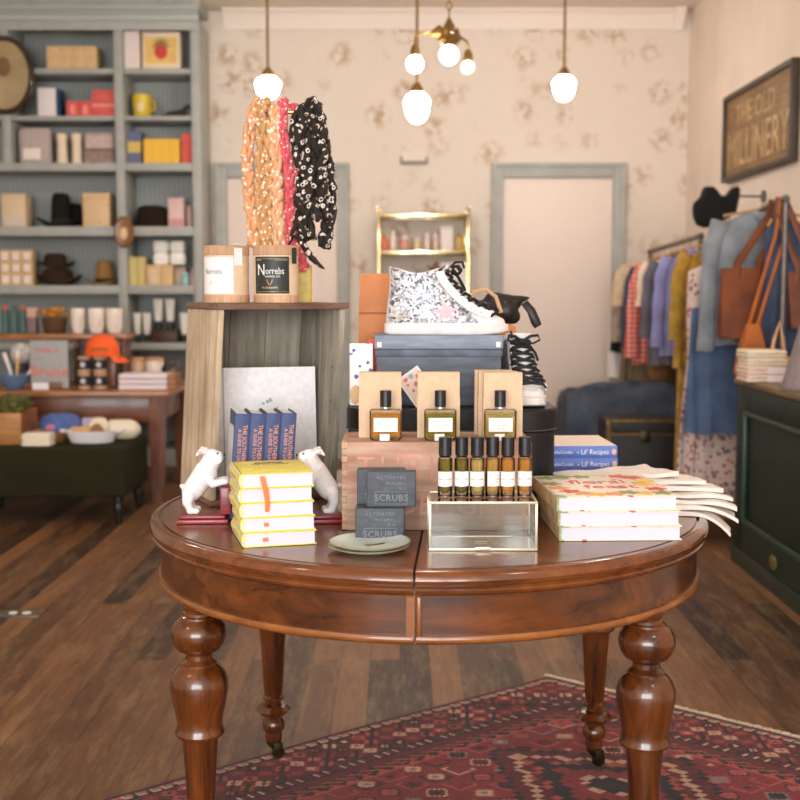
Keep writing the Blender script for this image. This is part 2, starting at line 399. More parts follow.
# ------------------------------------------------------------------ the round table
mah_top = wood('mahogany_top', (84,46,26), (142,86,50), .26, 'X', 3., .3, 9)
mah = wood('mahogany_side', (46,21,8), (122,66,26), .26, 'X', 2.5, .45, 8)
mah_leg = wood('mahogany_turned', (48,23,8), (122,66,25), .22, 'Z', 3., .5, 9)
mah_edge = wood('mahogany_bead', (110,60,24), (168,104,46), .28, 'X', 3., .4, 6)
RT = .605; PHI = -.061
TB = thing('round_table', 'round extending mahogany table with split top and turned legs on the red rug', 'table', (.061,2.558,0), PHI)
GAP = .0022
def half(prof, sg, n=72, inner=None):
    mb = MB(); rings = []
    for r, z in prof:
        rings.append([(sg*max(GAP, r*math.cos(-PI/2+PI*i/n)), r*math.sin(-PI/2+PI*i/n), z) for i in range(n+1)])
    mb.loft(rings, False, closed=False)
    N = n+1; last = (len(rings)-1)*N
    mb.f.append(tuple(range(0,N))); mb.mi.append(0)
    mb.f.append(tuple(range(last,last+N))); mb.mi.append(0)
    side = [k*N for k in range(len(rings))]+[k*N+n for k in reversed(range(len(rings)))]
    mb.f.append(tuple(side)); mb.mi.append(0)
    return mb
rim = [(.578,.7502),(.5795,.7465),(.583,.7465),(.585,.750),(.592,.7498),(.599,.747),(.604,.741),(.6055,.733),(.603,.726),(.598,.722),(.5965,.717),(.599,.714),(.597,.709),(.590,.7045)]
for sg in (-1, 1):
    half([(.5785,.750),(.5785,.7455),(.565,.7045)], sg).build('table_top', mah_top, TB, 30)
    # rim moulding follows the half circle, in a wood tone of its own
    def half_ring(prof, g, nn=72, aend=None):
        m_ = MB(); rr = []
        a0 = -PI/2+g; a1 = PI/2-g
        rr = [[(sg*max(GAP, r*math.cos(a0+(a1-a0)*i/nn)), r*math.sin(a0+(a1-a0)*i/nn), z) for r, z in prof] for i in range(nn+1)]
        return m_.loft(rr, True)
    half_ring(rim+[(.566,.7045),(.5785,.7455)], .0036).build('rim_moulding', mah_edge if False else wood('mahogany_rim',(70,33,13),(138,78,34),.2,'X',3.,.5,8), TB, 30)
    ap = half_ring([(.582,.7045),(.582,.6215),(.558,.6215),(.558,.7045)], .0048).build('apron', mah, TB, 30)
    half_ring([(.582,.632),(.5875,.6315),(.590,.6265),(.5895,.6205),(.585,.6165),(.570,.6165),(.570,.6212),(.582,.6212)], .0048).build('bead_moulding', mah_edge, ap, 50)
    for e in (-1, 1):   # upright bead where the two aprons meet
        MB().box(sg*.0030,sg*.0115,e*.5835-.004,e*.5835+.004,.6215,.702,.003).build('end_bead', mah_edge, ap)
LEG = [(.021,.055),(.0225,.066),(.0215,.075),(.0285,.085),(.030,.097),(.026,.108),(.0195,.116),(.0195,.120),(.035,.125),(.0445,.137),(.035,.149),(.020,.154),(.020,.159),(.027,.164),(.0275,.170),(.022,.176),(.0245,.182),
       (.028,.24),(.031,.30),(.0350,.352),(.0362,.3635),(.0465,.3655),(.0485,.371),(.0455,.379),(.0435,.390),(.0475,.410),(.0525,.434),(.0565,.458),(.0556,.474),(.0505,.489),(.043,.499),(.036,.504),(.0345,.506),(.0345,.5095),(.031,.512),(.026,.517),(.0255,.526),(.0275,.529),(.031,.531),(.041,.536),(.050,.549),(.0542,.566),(.0515,.582),(.043,.593),(.036,.598),(.0345,.602),(.030,.604),(.0295,.609),(.0265,.612),(.028,.617),(.029,.6215)]
brass_d = pm('dark_brass', (72,62,44), .45, .9, var=.3)
for sx, sy in ((-1,-1),(1,-1),(-1,1),(1,1)):
    px, py = sx*(.430 if sy < 0 else .417), sy*(.373 if sy < 0 else .388)
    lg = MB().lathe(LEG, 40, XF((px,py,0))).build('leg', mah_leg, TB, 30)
    cm = MB().lathe([(.006,.030),(.012,.034),(.02,.045),(.021,.056)], 16, XF((px,py,0)))
    cm.cyl(.0165,-.006,.006,20,XF((px+.012,py-.006,.0215),(PI/2,0,.5)))
    cm.box(-.012,.012,.008,.011,.016,.05,.002,XF((px+.010,py-.006,0),(0,0,.5))).box(-.012,.012,-.011,-.008,.016,.05,.002,XF((px+.010,py-.006,0),(0,0,.5)))
    cm.build('caster', brass_d, lg)
# corner blocks that carry the legs
for sx, sy in ((-1,-1),(1,-1),(-1,1),(1,1)):
    MB().box(sx*.30,sx*.40,sy*.30,sy*.37,.6217,.7043,.003).build('corner_block', mah, TB)

# ------------------------------------------------------------------ the rug: every cell is a knot row of the weave
K0 = np.array((.463,3.625)); ul = np.array((-.796,-.605)); us = np.array((.771,-.637))
RL, RW = 2.35, 1.45
def rug():
    st = .0075; nu, nv = int(RL/st), int(RW/st)
    U, V = np.meshgrid((np.arange(nu)+.5)*st, (np.arange(nv)+.5)*st, indexing='ij')
    rg = np.random.default_rng(5)
    pal = dict(red=(118,32,36), wine=(86,20,26), rose=(156,66,62), cream=(178,142,116), navy=(26,20,26), black=(22,16,18), rust=(140,66,48), grey=(120,104,106))
    def L(k): return np.array(lin(pal[k])[:3])
    colr = np.zeros((nu,nv,3)); colr[:] = L('red')
    e = np.minimum(np.minimum(U,RL-U), np.minimum(V,RW-V))
    along = np.where(np.minimum(V,RW-V) < np.minimum(U,RL-U), U, V)
    def put(mask, k): colr[mask] = L(k)
    def h2(a, b, s): return (np.sin(a*127.1+b*311.7+s*74.7)*43758.5453) % 1
    # field with scattered hooked motifs
    cs = .075
    ci, cj = np.floor(U/cs), np.floor(V/cs); fu, fv = U/cs-ci-.5, V/cs-cj-.5
    r1, r2, r3 = h2(ci,cj,1), h2(ci,cj,2), h2(ci,cj,3)
    dia = abs(fu)+abs(fv); sq = np.maximum(abs(fu), abs(fv))
    names = ['rose','cream','navy','rust','grey','wine']
    for q, nm in enumerate(names):
        sel = np.floor(r2*6) == q
        put(sel & (r1 > .3) & (dia < .34), nm); 
        put(sel & (r1 > .6) & (abs(dia-.42) < .045), names[(q+2) % 6])
        put(sel & (r1 <= .45) & (sq < .4) & (sq > .3) & (fu+fv > -.2), names[(q+1) % 6])
        put(sel & (r3 > .4) & (dia < .13), names[(q+3) % 6])
    # central stepped medallions
    for cu in (.62, 1.18, 1.74):
        du, dv = abs(U-cu), abs(V-RW/2); md = np.floor(du/.02)*.02/.27+np.floor(dv/.02)*.02/.36
        put((md < 1.0) & (e > .3), 'navy'); put((md < .93) & (e > .3), 'wine'); put((md < .78) & (md > .72), 'cream')
        put((md < .6), 'rose'); put((md < .56), 'navy'); put((md < .4), 'red'); put(md < .2, 'cream'); put(md < .13, 'navy')
        inside = (md < .72) & (md > .6) & (dia < .3); put(inside, 'rust')
    # zigzag inner band
    bz = (e > .235) & (e < .315); zz = abs(((along/.05) % 1)-.5)*2
    put(bz, 'navy'); put(bz & (e < .25+.04*zz), 'wine'); put(bz & (e > .29+.02*zz), 'rose')
    dash = bz & (abs(e-.278) < .012) & (((along+e*1.4)/.04) % 1 < .45); put(dash, 'rust')
    # guard stripes
    g2 = (e > .195) & (e <= .235); put(g2, 'cream'); put(g2 & ((along/.028) % 1 < .5) & (abs(e-.215) < .013), 'wine'); put(g2 & ((along/.028) % 1 > .7), 'navy'); put((e > .195) & (e < .202), 'black'); put((e > .228) & (e < .235), 'black')
    # wide main border
    mb_ = (e > .05) & (e <= .195); put(mb_, 'wine')
    c2 = .048; bi = np.floor(along/c2); bj = np.floor((e-.05)/c2); bu, bv = along/c2-bi-.5, (e-.05)/c2-bj-.5
    q1, q2 = h2(bi,bj,5), h2(bi,bj,6); bd = abs(bu)+abs(bv)
    for q, nm in enumerate(['rose','black','rust','red','black','cream','rose','red']):
        sel = mb_ & (np.floor(q2*8) == q)
        put(sel & (bd < .46), nm); put(sel & (bd < .2), ['cream','rose','black','rust'][q % 4]); put(sel & (q1 > .5) & (abs(bu-bv) < .12), 'black')
    # outer guard
    g1 = (e > .012) & (e <= .05); put(g1, 'black'); k_ = (along/.036) % 1
    put(g1 & (abs(e-.031) < .012) & (k_ < .62), 'cream'); put(g1 & (abs(e-.031) < .006) & (k_ < .4), 'grey'); put(g1 & (k_ > .72) & (abs(e-.031) < .01), 'rose')
    put(e <= .012, 'wine')
    # abrash and pile noise
    nz = rg.normal(1, .13, (nu,nv,1)); ab = 1+.14*np.sin(U*9+np.sin(V*3))[...,None]*.6+.10*np.sin(U*31)[...,None]*.4
    colr = np.clip(colr*nz*ab+.004, 0, 1)
    # points
    gu, gv = np.arange(nu+1)*st, np.arange(nv+1)*st
    A, B = np.meshgrid(gu, gv, indexing='ij')
    wob = .006*np.sin(A*5+1)
    xy = K0+A[...,None]*ul+(B+wob)[...,None]*us
    z = .0062+.0006*np.sin(A*40)*np.sin(B*37)
    ed = np.minimum(np.minimum(A,RL-A), np.minimum(B,RW-B)); z = np.where(ed < .004, .001, z)
    vs = np.concatenate([xy, z[...,None]], -1).reshape(-1,3)
    idx = np.arange((nu+1)*(nv+1)).reshape(nu+1,nv+1)
    fs = np.stack([idx[:-1,:-1],idx[1:,:-1],idx[1:,1:],idx[:-1,1:]],-1).reshape(-1,4)
    me = bpy.data.meshes.new('pile'); me.vertices.add(len(vs)); me.vertices.foreach_set('co', vs.ravel())
    me.loops.add(fs.size); me.loops.foreach_set('vertex_index', fs.ravel())
    me.polygons.add(len(fs)); me.polygons.foreach_set('loop_start', np.arange(len(fs))*4); me.update(calc_edges=True)
    ca = me.color_attributes.new('weave', 'FLOAT_COLOR', 'CORNER')
    cc = np.repeat(np.concatenate([colr, np.ones((nu,nv,1))], -1).reshape(-1,1,4), 4, axis=1)
    ca.data.foreach_set('color', cc.ravel())
    m, n, b = nt('woven_wool'); at = n.nodes.new('ShaderNodeVertexColor'); at.layer_name = 'weave'
    n.links.new(at.outputs[0], b.inputs['Base Color']); b.inputs['Roughness'].default_value = .95; b.inputs['Specular IOR Level'].default_value = .1; b.inputs['Sheen Weight'].default_value = .15
    tcn = n.nodes.new('ShaderNodeTexCoord'); nn_ = n.nodes.new('ShaderNodeTexNoise'); nn_.inputs['Scale'].default_value = 260; n.links.new(tcn.outputs['Object'], nn_.inputs['Vector'])
    bp = n.nodes.new('ShaderNodeBump'); bp.inputs['Strength'].default_value = .5; bp.inputs['Distance'].default_value = .004; n.links.new(nn_.outputs['Fac'], bp.inputs['Height']); n.links.new(bp.outputs[0], b.inputs['Normal'])
    me.materials.append(m); me.validate()
    nrm = me.polygons[0].normal.z
    if nrm < 0: me.flip_normals()
    o = bpy.data.objects.new('pile', me); COL.objects.link(o); return o
RG = thing('area_rug', 'red and navy hand-knotted rug with patterned border lying under the round table', 'rug', (0,0,0))
o = rug(); o.parent = RG
fm = MB()
for i in range(150):
    v = i/149*RW; p = K0+us*v
    a = p-ul*0; b_ = p-ul*(.016+.01*random.random())+us*random.uniform(-.004,.004)
    fm.tube([(a[0],a[1],.005),((a[0]+b_[0])/2,(a[1]+b_[1])/2,.0055),(b_[0],b_[1],.0028)], [.0042,.0036,.002], 5)
fm.build('fringe', pm('fringe_cotton',(214,196,170),.95), RG, kind='stuff')
# ------------------------------------------------------------------ things on the round table
ZT = .7505
paper = pm('paper_white', (232,230,232), .8)
page_m = stripes('book_pages', (200,201,212), (219,221,232), 260, 'Z', .85)
page_x = stripes('book_pages_upright', (212,208,204), (232,229,226), 260, 'X', .85)
def flat_book(name, label, w, d, h, cov, loc, rz, group=None, hard=.0022, over=.0035, cat='book', round_spine=True):
    """lying book: spine along its left side, fore-edge to the right, bottom edge to the front"""
    t = thing(name, label, cat, loc, rz, group)
    c = MB()
    c.box(-w/2,w/2,0,d,0,hard,.0008); c.box(-w/2,w/2,0,d,h-hard,h,.0008)
    if round_spine:
        pr = [(-w/2-.0055*math.sin(PI*k/8), h*k/8) for k in range(9)]
        c.box(-w/2-.0005,-w/2+hard,.0004,.003,hard,h-hard)
        c.loft([[(x,y,z) for x, z in pr]+[(x+hard,y,z) for x, z in reversed(pr)] for y in (0,d)])
    else: c.box(-w/2-.001,-w/2+hard,0,d,0,h)
    c.build('cover', cov, t)
    MB().box(-w/2+(0 if not round_spine else -.003),w/2-over,over*.5,d-over,hard,h-hard).build('page_block', page_m, t)
    return t
# --- five yellow books
yel = pm('yellow_cloth', (226,216,112), .7, var=.05, vscale=40)
navy_print = pm('navy_print', (52,50,92), .7); orange_r = pm('orange_ribbon', (240,122,52), .6, sheen=.2)
yw, yd, yh = .137, .165, .0274
base = G(243.7,546,ZT)
names = ['bottom yellow book of the stack on the table front left','second yellow book from the bottom of the stack','middle yellow book of the stack of five','fourth yellow book up, just under the top one','top yellow book of the stack with orange ribbon hanging out']
for i in range(5):
    rz = .24+[.02,-.01,.015,0,.01][i]
    t = flat_book('yellow_book', names[i], yw, yd, yh, yel, (base.x-.005+yw/2+[.006,.004,.0025,0,.0025][i], base.y+[.0,.002,.001,.003,.001][i], ZT+i*(yh+.0003)), rz, 'yellow books stacked on the table')
    MB().text('CLASSICS FOR PLAY', .0075, XF((-yw/2-.0062,yd*.5,yh/2),(PI/2,0,-PI/2))).build('spine_title', pm('yellow_shade_print',(196,172,60),.7), t)
    if i == 4:
        MB().box(-.028,.028,.128,.136,yh,yh+.0006).text('THE  LITTLE BOOK', .0085, XF((0,.115,yh+.0001)),ext=.0003).build('cover_title', navy_print, t)
        rb = MB().tube([(-.030,.02,yh-.006),(-.030,-.001,yh-.0055),(-.029,-.004,yh-.012),(-.025,-.0045,yh-.030),(-.022,-.0045,yh-.048),(-.0215,-.005,yh-.066)], .0045, 6, flat=.12, up=(1,0,0))
        rb.build('ribbon_marker', orange_r, t)
    elif i < 3:
        MB().tube([(-.035+.004*i,.01,yh*.55),(-.032+.004*i,-.002,yh*.5),(-.024+.003*i,-.003,yh*.52)], .0035, 6, flat=.15, up=(0,0,1)).build('ribbon_marker', orange_r, t)
# --- four navy books upright between the bulldogs
nav = pm('navy_cloth', (64,80,122), .65, var=.06, vscale=50); nav2 = pm('navy_cover_grey', (84,90,108), .65)
org = pm('orange_foil', (236,162,124), .6)
f0 = P(229.5,520,2.40); th = .0312; bd = .112; bh = .222; ang = .24
nb_n = ['navy book at the left end of the upright row, pale text panel on its cover','second upright navy book from the left in the row of four','third upright navy book from the left in the row of four','navy book at the right end of the row, by the right bulldog']
for i in range(4):
    off = Vector((math.cos(ang), math.sin(ang), 0))*(i*(th+.0012))
    t = thing('navy_book', nb_n[i], 'book', (f0.x+off.x, f0.y+off.y*.6, ZT+.0024), ang, 'navy books between the bulldog bookends')
    t.rotation_euler = (0, .072, ang)
    c = MB(); hd = .002
    c.box(0,hd,0,bd,0,bh,.0007).box(th-hd,th,0,bd,0,bh,.0007)
    pr = [(th*k/8, -.003*math.sin(PI*k/8)) for k in range(9)]
    c.loft([[(x,y,z) for x, y in pr]+[(x,y+hd,z) for x, y in reversed(pr)] for z in (0,bh)])
    c.build('cover', nav, t)
    MB().box(hd,th-hd,.003,bd-.004,.003,bh-.004).build('page_block', page_x, t)
    s = MB(); s.text("THE SOUTHERNER'S HANDBOOK", .0128, XF((th*.66,-.0032,bh*.5+.002),(PI/2,PI/2,0)), spacing=.98, sx=.90)
    s.text('A GUIDE TO LIVING THE GOOD LIFE', .0103, XF((th*.33,-.0032,bh*.5+.002),(PI/2,PI/2,0)), sx=.9)
    s.build('spine_title', org, t)
    if i == 0:
        MB().box(-.0006,0,.022,bd-.004,.02,bh-.03).build('text_panel', stripes('small_print',(170,170,176),(232,230,232),55,'Z'), t)
# --- bulldog bookends
dogw = pm('white_ceramic', (234,232,233), .35, spec=.5); dogp = pm('pink_ear', (238,176,180), .5); dogb = pm('dog_ink', (60,58,62), .4)
redw = wood('red_lacquer_wood', (110,34,38), (168,62,66), .35, 'X', 5, .2)
def bookend(label, loc, rz, mir):
    """m = +1: dog leans to the right"""
    t = thing('bulldog_bookend', label, 'bookend', loc, rz, 'pair of bulldog bookends'); t.scale = (.94,.94,.95)
    m = mir
    b = MB(); b.box(-.056,.056,-.038,.038,0,.009,.002); b.box(-.050,.050,-.033,.033,.009,.018,.004)
    b.build('base', redw, t)
    x0, x1 = sorted((m*.038, m*.0625))
    MB().box(x0,x1,-.028,.028,.0185,.078,.003).build('upright_block', redw, t)
    c = lambda a, r0, b_, r1: ('c', (m*a[0],a[1],a[2]), r0, (m*b_[0],b_[1],b_[2]), r1)
    Z = .018
    sh = [c((-.026,0,Z+.048),.0225,(.004,0,Z+.088),.0275), c((-.020,0,Z+.052),.022,(-.006,0,Z+.070),.0235),
          c((.004,0,Z+.090),.0235,(.016,0,Z+.112),.021)]
    for sy in (-1,1):
        sh += [c((-.030,sy*.012,Z+.045),.0165,(-.034,sy*.015,Z+.026),.0115), c((-.034,sy*.015,Z+.026),.0105,(-.027,sy*.015,Z+.008),.0085), c((-.029,sy*.015,Z+.0075),.0078,(-.014,sy*.015,Z+.0068),.0068),
               c((.010,sy*.013,Z+.082),.0135,(.022,sy*.016,Z+.066),.0092), c((.022,sy*.016,Z+.066),.0088,(.044,sy*.015,Z+.071),.0075), c((.043,sy*.015,Z+.0705),.0078,(.050,sy*.0150,Z+.0705),.0068)]
    # head: broad skull, short muzzle lifted towards the books
    sh += [('e', (m*.018,0,Z+.124), (.0195,.0205,.0175)), ('e', (m*.031,0,Z+.123), (.0140,.0170,.0140)), ('e', (m*.030,0,Z+.112),(.012,.013,.010)),
           c((-.040,0,Z+.053),.0062,(-.048,0,Z+.060),.0048)]
    for sy in (-1,1): sh.append(('e', (m*.034,sy*.009,Z+.116), (.0095,.0098,.0095)))
    for sy in (-1,1): sh += [c((.006,sy*.015,Z+.136),.0058,(-.004,sy*.023,Z+.139),.0048), c((-.004,sy*.023,Z+.139),.0046,(-.011,sy*.026,Z+.131),.0032)]
    d = blob('bulldog', sh, dogw, t, .0016, 6)
    fx = MB()
    for sy in (-1,1): fx.ell((m*.033,sy*.0128,Z+.1325),.0024,10,6)
    fx.ell((m*.0465,0,Z+.128),(.0025,.0048,.0035),10,6)
    fx.tube([(m*.0475,-.001,Z+.119),(m*.042,-.013,Z+.111),(m*.034,-.0155,Z+.108)],.0009,5)
    fx.build('face_details', dogb, d)
    er = MB()
    for sy in (-1,1): er.ell((0,0,0),(.0052,.0013,.0042),10,6,XF((m*-.004,sy*.0272,Z+.136),(0,.5*m,sy*-.5)))
    er.build('ear_lining', dogp, d)
    return t
p = G(201,524.5,ZT); bookend('white bulldog bookend on the left, leaning right with paws on a red block', (p.x,p.y+.038,ZT), .06, 1)
p = G(318,525,ZT); bookend('white bulldog bookend on the right, leaning left behind the yellow books', (p.x-.002,p.y+.044,ZT), .14, -1)

# --- weathered crate standing on end
cw = wood('weathered_crate', (158,138,110), (232,214,184), .85, 'Z', 3.2, 0, 10)
cw_in = wood('weathered_crate_inside', (112,106,94), (190,182,164), .85, 'Z', 3.2, 0, 10)
cw_top = wood('crate_end_board', (96,70,58), (150,118,98), .8, 'X', 3.2, 0, 10)
CA = math.radians(25)
fl = G(210,507,ZT); CWD, CDP, CHT = .300, .262, .448
CT = thing('wooden_crate', 'tall weathered wooden crate standing on end at the table back left', 'crate', (fl.x+.0,fl.y,ZT), CA)
def shear(z): return .030*z/CHT-.004
SH = Matrix(((1,0,.060,0),(0,1,0,0),(0,0,1,0),(0,0,0,1)))
tb = .013
MB().box(0,tb,0,CDP,.0132,CHT-.0135,.0015,SH).build('side_board', cw, CT)
MB().box(CWD-tb,CWD,0,CDP,.0132,CHT-.0135,.0015,SH).build('side_board', cw_in, CT)
MB().box(0,CWD,0,CDP,0,.013,.0015,SH).build('end_board', cw_top, CT)
MB().box(-.004,CWD+.008,-.004,CDP,CHT-.013,CHT+.001,.002,SH).build('end_board', cw_top, CT)
for k in range(3):
    a = tb+.0004+k*(CWD-2*tb)/3; MB().box(a,a+(CWD-2*tb)/3-.0015,CDP-.009,CDP-.0002,.0132,CHT-.0134,.0008,SH).build('back_board', cw_in, CT)
MB().box(tb+.0005,tb+.010,.10,CDP-.010,.0135,CHT-.0137,.001,SH).build('inner_cleat', cw, CT)
gm = pm('green_stencil', (92,118,92), .9)
st_ = MB()
for k, ch in enumerate('MADE IN ALA'): st_.text(ch, .011, SH @ XF((CWD-tb-.0007,.03,.30-k*.013),(PI/2,0,-PI/2)),ext=.0002)
st_.build('stencil', gm, CT)
CTW = Matrix.Translation((fl.x,fl.y,ZT)) @ Matrix.Rotation(CA,4,'Z') @ SH
def on_crate(u, v): return CTW @ Vector((u,v,CHT+.0013))
# pale notebook leaning in the crate
lin_m = pm('grey_linen', (236,234,237), .85, var=.04, vscale=90)
t = thing('linen_album', 'large pale grey linen album with pasted picture leaning inside the crate', 'book', tuple(CTW @ Vector((.055,.116,.0135)))[:2]+(ZT+.0140,), CA-.16)
A = XF((0,0,0),(-.07,0,0))
MB().box(0,.232,0,.003,0,.285,.001,A).box(0,.232,.018,.021,0,.285,.001,A).box(-.003,.001,0,.021,0,.285,.001,A).build('cover', lin_m, t)
MB().box(.002,.228,.0035,.0175,.003,.281,0,A).build('page_block', page_x, t)
MB().box(.012,.0155,-.0006,.0002,0,.285,0,A).build('hinge_groove', pm('linen_groove',(176,176,184),.9), t)
pic = spots('sketch_print', (226,228,232), (150,166,178), 60, .28)
MB().box(.080,.165,-.0008,.0001,.150,.218,0,A).build('picture_border', paper, t)
MB().box(.085,.160,-.0013,-.0006,.155,.213,0,A).build('picture', pic, t)
# candle tubes
kraft = pm('kraft_tube', (222,196,166), .7, var=.04, vscale=60); kraft_b = wood('kraft_band',(184,142,108),(216,180,146),.7,'Z',8)
lab_w = pm('label_white', (230,229,229), .6); lab_k = pm('label_black', (36,42,42), .5); ink = pm('label_ink', (96,92,88), .6); gold_i = pm('label_gold', (206,182,120), .45, .3); seal_w = pm('seal_white',(226,224,224),.6)
def wrap(mb, r, a0, a1, z0, z1, n=18, th=.0005):
    ring = []
    for i in range(n+1):
        a = a0+(a1-a0)*i/n; ring.append([(q*math.sin(a), -q*math.cos(a), z) for q, z in ((r,z0),(r+th,z0),(r+th,z1),(r,z1))])
    return mb.loft(ring, True)
def bend_text(mb, txt, size, r, a, z, sx=1., align='CENTER', shear_=0, mi=0):
    k = MB().text(txt, size, ext=.0003, sx=sx, align=align)
    out = []
    for x, y, zz in k.v:
        an = a+x/r; q = r+.0008+zz; out.append((q*math.sin(an), -q*math.cos(an), z+y))
    return mb.add(out, k.f, None, mi)
def candle(label, loc, dark, rz):
    t = thing('candle_tube', label, 'candle', loc, rz, 'boxed candles on the crate')
    R = .0505; H = .128
    MB().cyl(R,.0,H-.001,48,bev=.001).build('tube', kraft, t)
    MB().cyl(R+.0012,.0002,.018,48,bev=.0008).build('bottom_band', kraft_b, t)
    MB().cyl(R+.0015,H-.021,H+.001,48,bev=.0012).build('lid', kraft_b, t)
    if dark:
        wrap(MB(),R+.0002,-1.12,.60,.021,.1035).build('label', lab_k, t)
        m_ = MB(); bend_text(m_,'N',.036,R,-.72,.073,.8); bend_text(m_,'orrebs',.0215,R,-.50,.071,.74,'LEFT'); bend_text(m_,'CANDLE CO',.006,R,-.18,.059)
        m_.build('label_name', lab_w, t)
        g = MB(); bend_text(g,'FLORABAMA',.0065,R,-.30,.034); bend_text(g,'NO. 8',.005,R,-.85,.096); bend_text(g,'HAND POURED',.004,R,.22,.096)
        for sg in (-1,1): g.tube([((R+.0014)*math.sin(-.30+sg*.02+sg*.10*math.sin(q)),-(R+.0014)*math.cos(-.30+sg*.02+sg*.10*math.sin(q)),.040+.012*q/1.4) for q in (0,.4,.8,1.2,1.5)],.0008,5)
        for z_ in (.0985,.025): wrap(MB(),R+.0007,-1.05,.53,z_,z_+.0005,14,.0003).build('gold_line', gold_i, t)
        g.build('label_emblem', gold_i, t)
        MB().box(-.0075,.0075,-.0012,0,.088,.124,0,XF((math.sin(.85)*(R+.003),-math.cos(.85)*(R+.003),0),(0,0,.85))).build('seal_tab', lab_k, t)
    else:
        wrap(MB(),R+.0002,-1.40,.30,.021,.102).build('label', lab_w, t)
        m_ = MB(); bend_text(m_,'Norrebs',.017,R,-.66,.070,.8); m_.build('label_name', ink, t)
        g = MB(); bend_text(g,'A',.010,R,-.76,.045); g.build('label_emblem', gold_i, t)
        MB().box(-.010,.010,-.0012,0,.084,.123,0,XF((math.sin(.50)*(R+.0035),-math.cos(.50)*(R+.0035),0),(0,0,.50))).box(-.010,.010,-.0012,.02,.1295,.1305,0,XF((math.sin(.50)*(R+.0035),-math.cos(.50)*(R+.0035),0),(0,0,.50))).build('seal_tab', lab_w, t)
    return t
w = on_crate(.051,.110); candle('round kraft candle tube with white label on the crate, at left', w, False, .15)
w = on_crate(.152,.058); candle('round kraft candle tube with black label on the crate front', w, True, .12)
w = on_crate(.245,.14)
t = thing('tall_gift_carton', 'slim yellow-green carton standing behind the black-labelled candle on the crate', 'box', w, .3)
MB().box(-.020,.020,-.018,.018,0,.088,.001).build('carton', pm('olive_carton',(214,198,120),.6,var=.1,vscale=30), t)
MB().box(.0165,.0205,-.0185,.0182,.001,.087).build('gold_edge', pm('gold_paper',(196,150,62),.4,.5), t)
# --- scarf stand with bandanas
gold = pm('polished_gold', (226,196,120), .22, 1.)
sp = on_crate(.205,.165)
YSC = sp.y
ztop = P(285,112,YSC).z-sp.z
tS = thing('scarf_stand', 'thin gold T stand behind the candles, scarves hanging from it', 'stand', sp, 0.)
MB().cyl(.045,0,.006,32,bev=.002).build('base', gold, tS)
MB().cyl(.0032,.006,ztop,12,XF((-.006,0,0))).cyl(.0032,.006,ztop,12,XF((.0135,0,0))).build('post', gold, tS)
MB().cyl(.0045,-.060,.085,12,XF((0,0,ztop),(0,PI/2,0))).ell((.085,0,ztop),.007,12,8).ell((-.06,0,ztop),.007,12,8).build('crossbar', gold, tS)
def braid(mb, path, r, twist=26., n=8, phase=0., flat=.75, strands=3, spread=.85):
    """plaited cloth following a path"""
    # resample
    pts = [Vector(p) for p in path]; L = [0]
    for a, b_ in zip(pts, pts[1:]): L.append(L[-1]+(b_-a).length)
    N = max(10, int(L[-1]/.006))
    def at(s):
        for i in range(len(pts)-1):
            if s <= L[i+1] or i == len(pts)-2:
                k = (s-L[i])/max(L[i+1]-L[i],1e-6); return pts[i].lerp(pts[i+1], k)
    sm = [at(L[-1]*i/N) for i in range(N+1)]
    for _ in range(4): sm = [sm[0]]+[(sm[i-1]+sm[i]*2+sm[i+1])/4 for i in range(1,N)]+[sm[-1]]
    for k in range(strands):
        q = []; rr = []
        for i in range(N+1):
            s = L[-1]*i/N; ph = 2*PI*k/strands+phase+(s+.012*math.sin(s*31+phase))*2*PI*twist
            t_ = (sm[min(i+1,N)]-sm[max(i-1,0)]).normalized(); side = t_.cross(Vector((0,1,0)))
            if side.length < .05: side = Vector((1,0,0))
            side.normalize(); nrm = side.cross(t_)
            q.append(sm[i]+side*(math.sin(ph)*r*spread)+nrm*(math.sin(2*ph)*r*.5))
            rr.append(r*(.80+.24*math.sin(s*74+k*2.3+phase)+.12*math.sin(s*191+k*3+phase)))
        mb.tube(q, rr, n, flat=flat, up=(0,1,0))
    return mb
def SPt(px, py, dy=0.): return P(px, py, YSC+dy)
def scarf(label, mat, strands, r, tw, loopw, extra=None):
    mb = MB()
    for i, st in enumerate(strands): braid(mb, [SPt(*q) for q in st], r if not hasattr(r,'__len__') else r[i], tw, phase=i*1.7)
    if extra: extra(mb)
    o = sp
    mb.v = [(x-o.x,y-o.y,z-o.z) for x,y,z in mb.v]
    ob = solo('bandana_scarf', label, 'scarf', mb, mat, sp, 0, 'braided bandana scarves', 60); return ob
peach = spots('peach_bandana', (214,156,110), (242,226,214), 80, .37, .85, second=(228,170,124), sheen=.1)
must = spots('mustard_bandana', (192,146,96), (238,222,202), 80, .34, .85, second=(216,172,118), sheen=.1)
coral = spots('coral_bandana', (208,88,98), (246,206,206), 90, .32, .85, second=(228,104,112), sheen=.1)
dark = spots('dark_bandana', (34,26,20), (232,220,208), 62, .40, .85, ring=True, second=(36,28,22))
scarf('peach bandana scarf looped at the far left of the gold stand', peach, [[(262,100,-.012),(253,108,-.014),(249,135,-.012),(248,165,-.012),(250,200,-.012),(253,228,-.012),(252,246,-.012)],[(262,100,.014),(270,112,.014),(277,150,.012),(279,190,.004),(281,220,-.004),(279,247,-.008)]], .0112, 9, .02)
scarf('mustard tan bandana scarf hanging between the peach strands', must, [[(266,101,-.02),(259,108,-.024),(262,140,-.022),(261,170,-.024),(261,205,-.024),(262,247,-.02)],[(266,101,.012),(272,115,-.012),(270,150,-.018),(268,190,-.022),(266,225,-.022),(267,247,-.02)]], .0098, 8.5, .02)
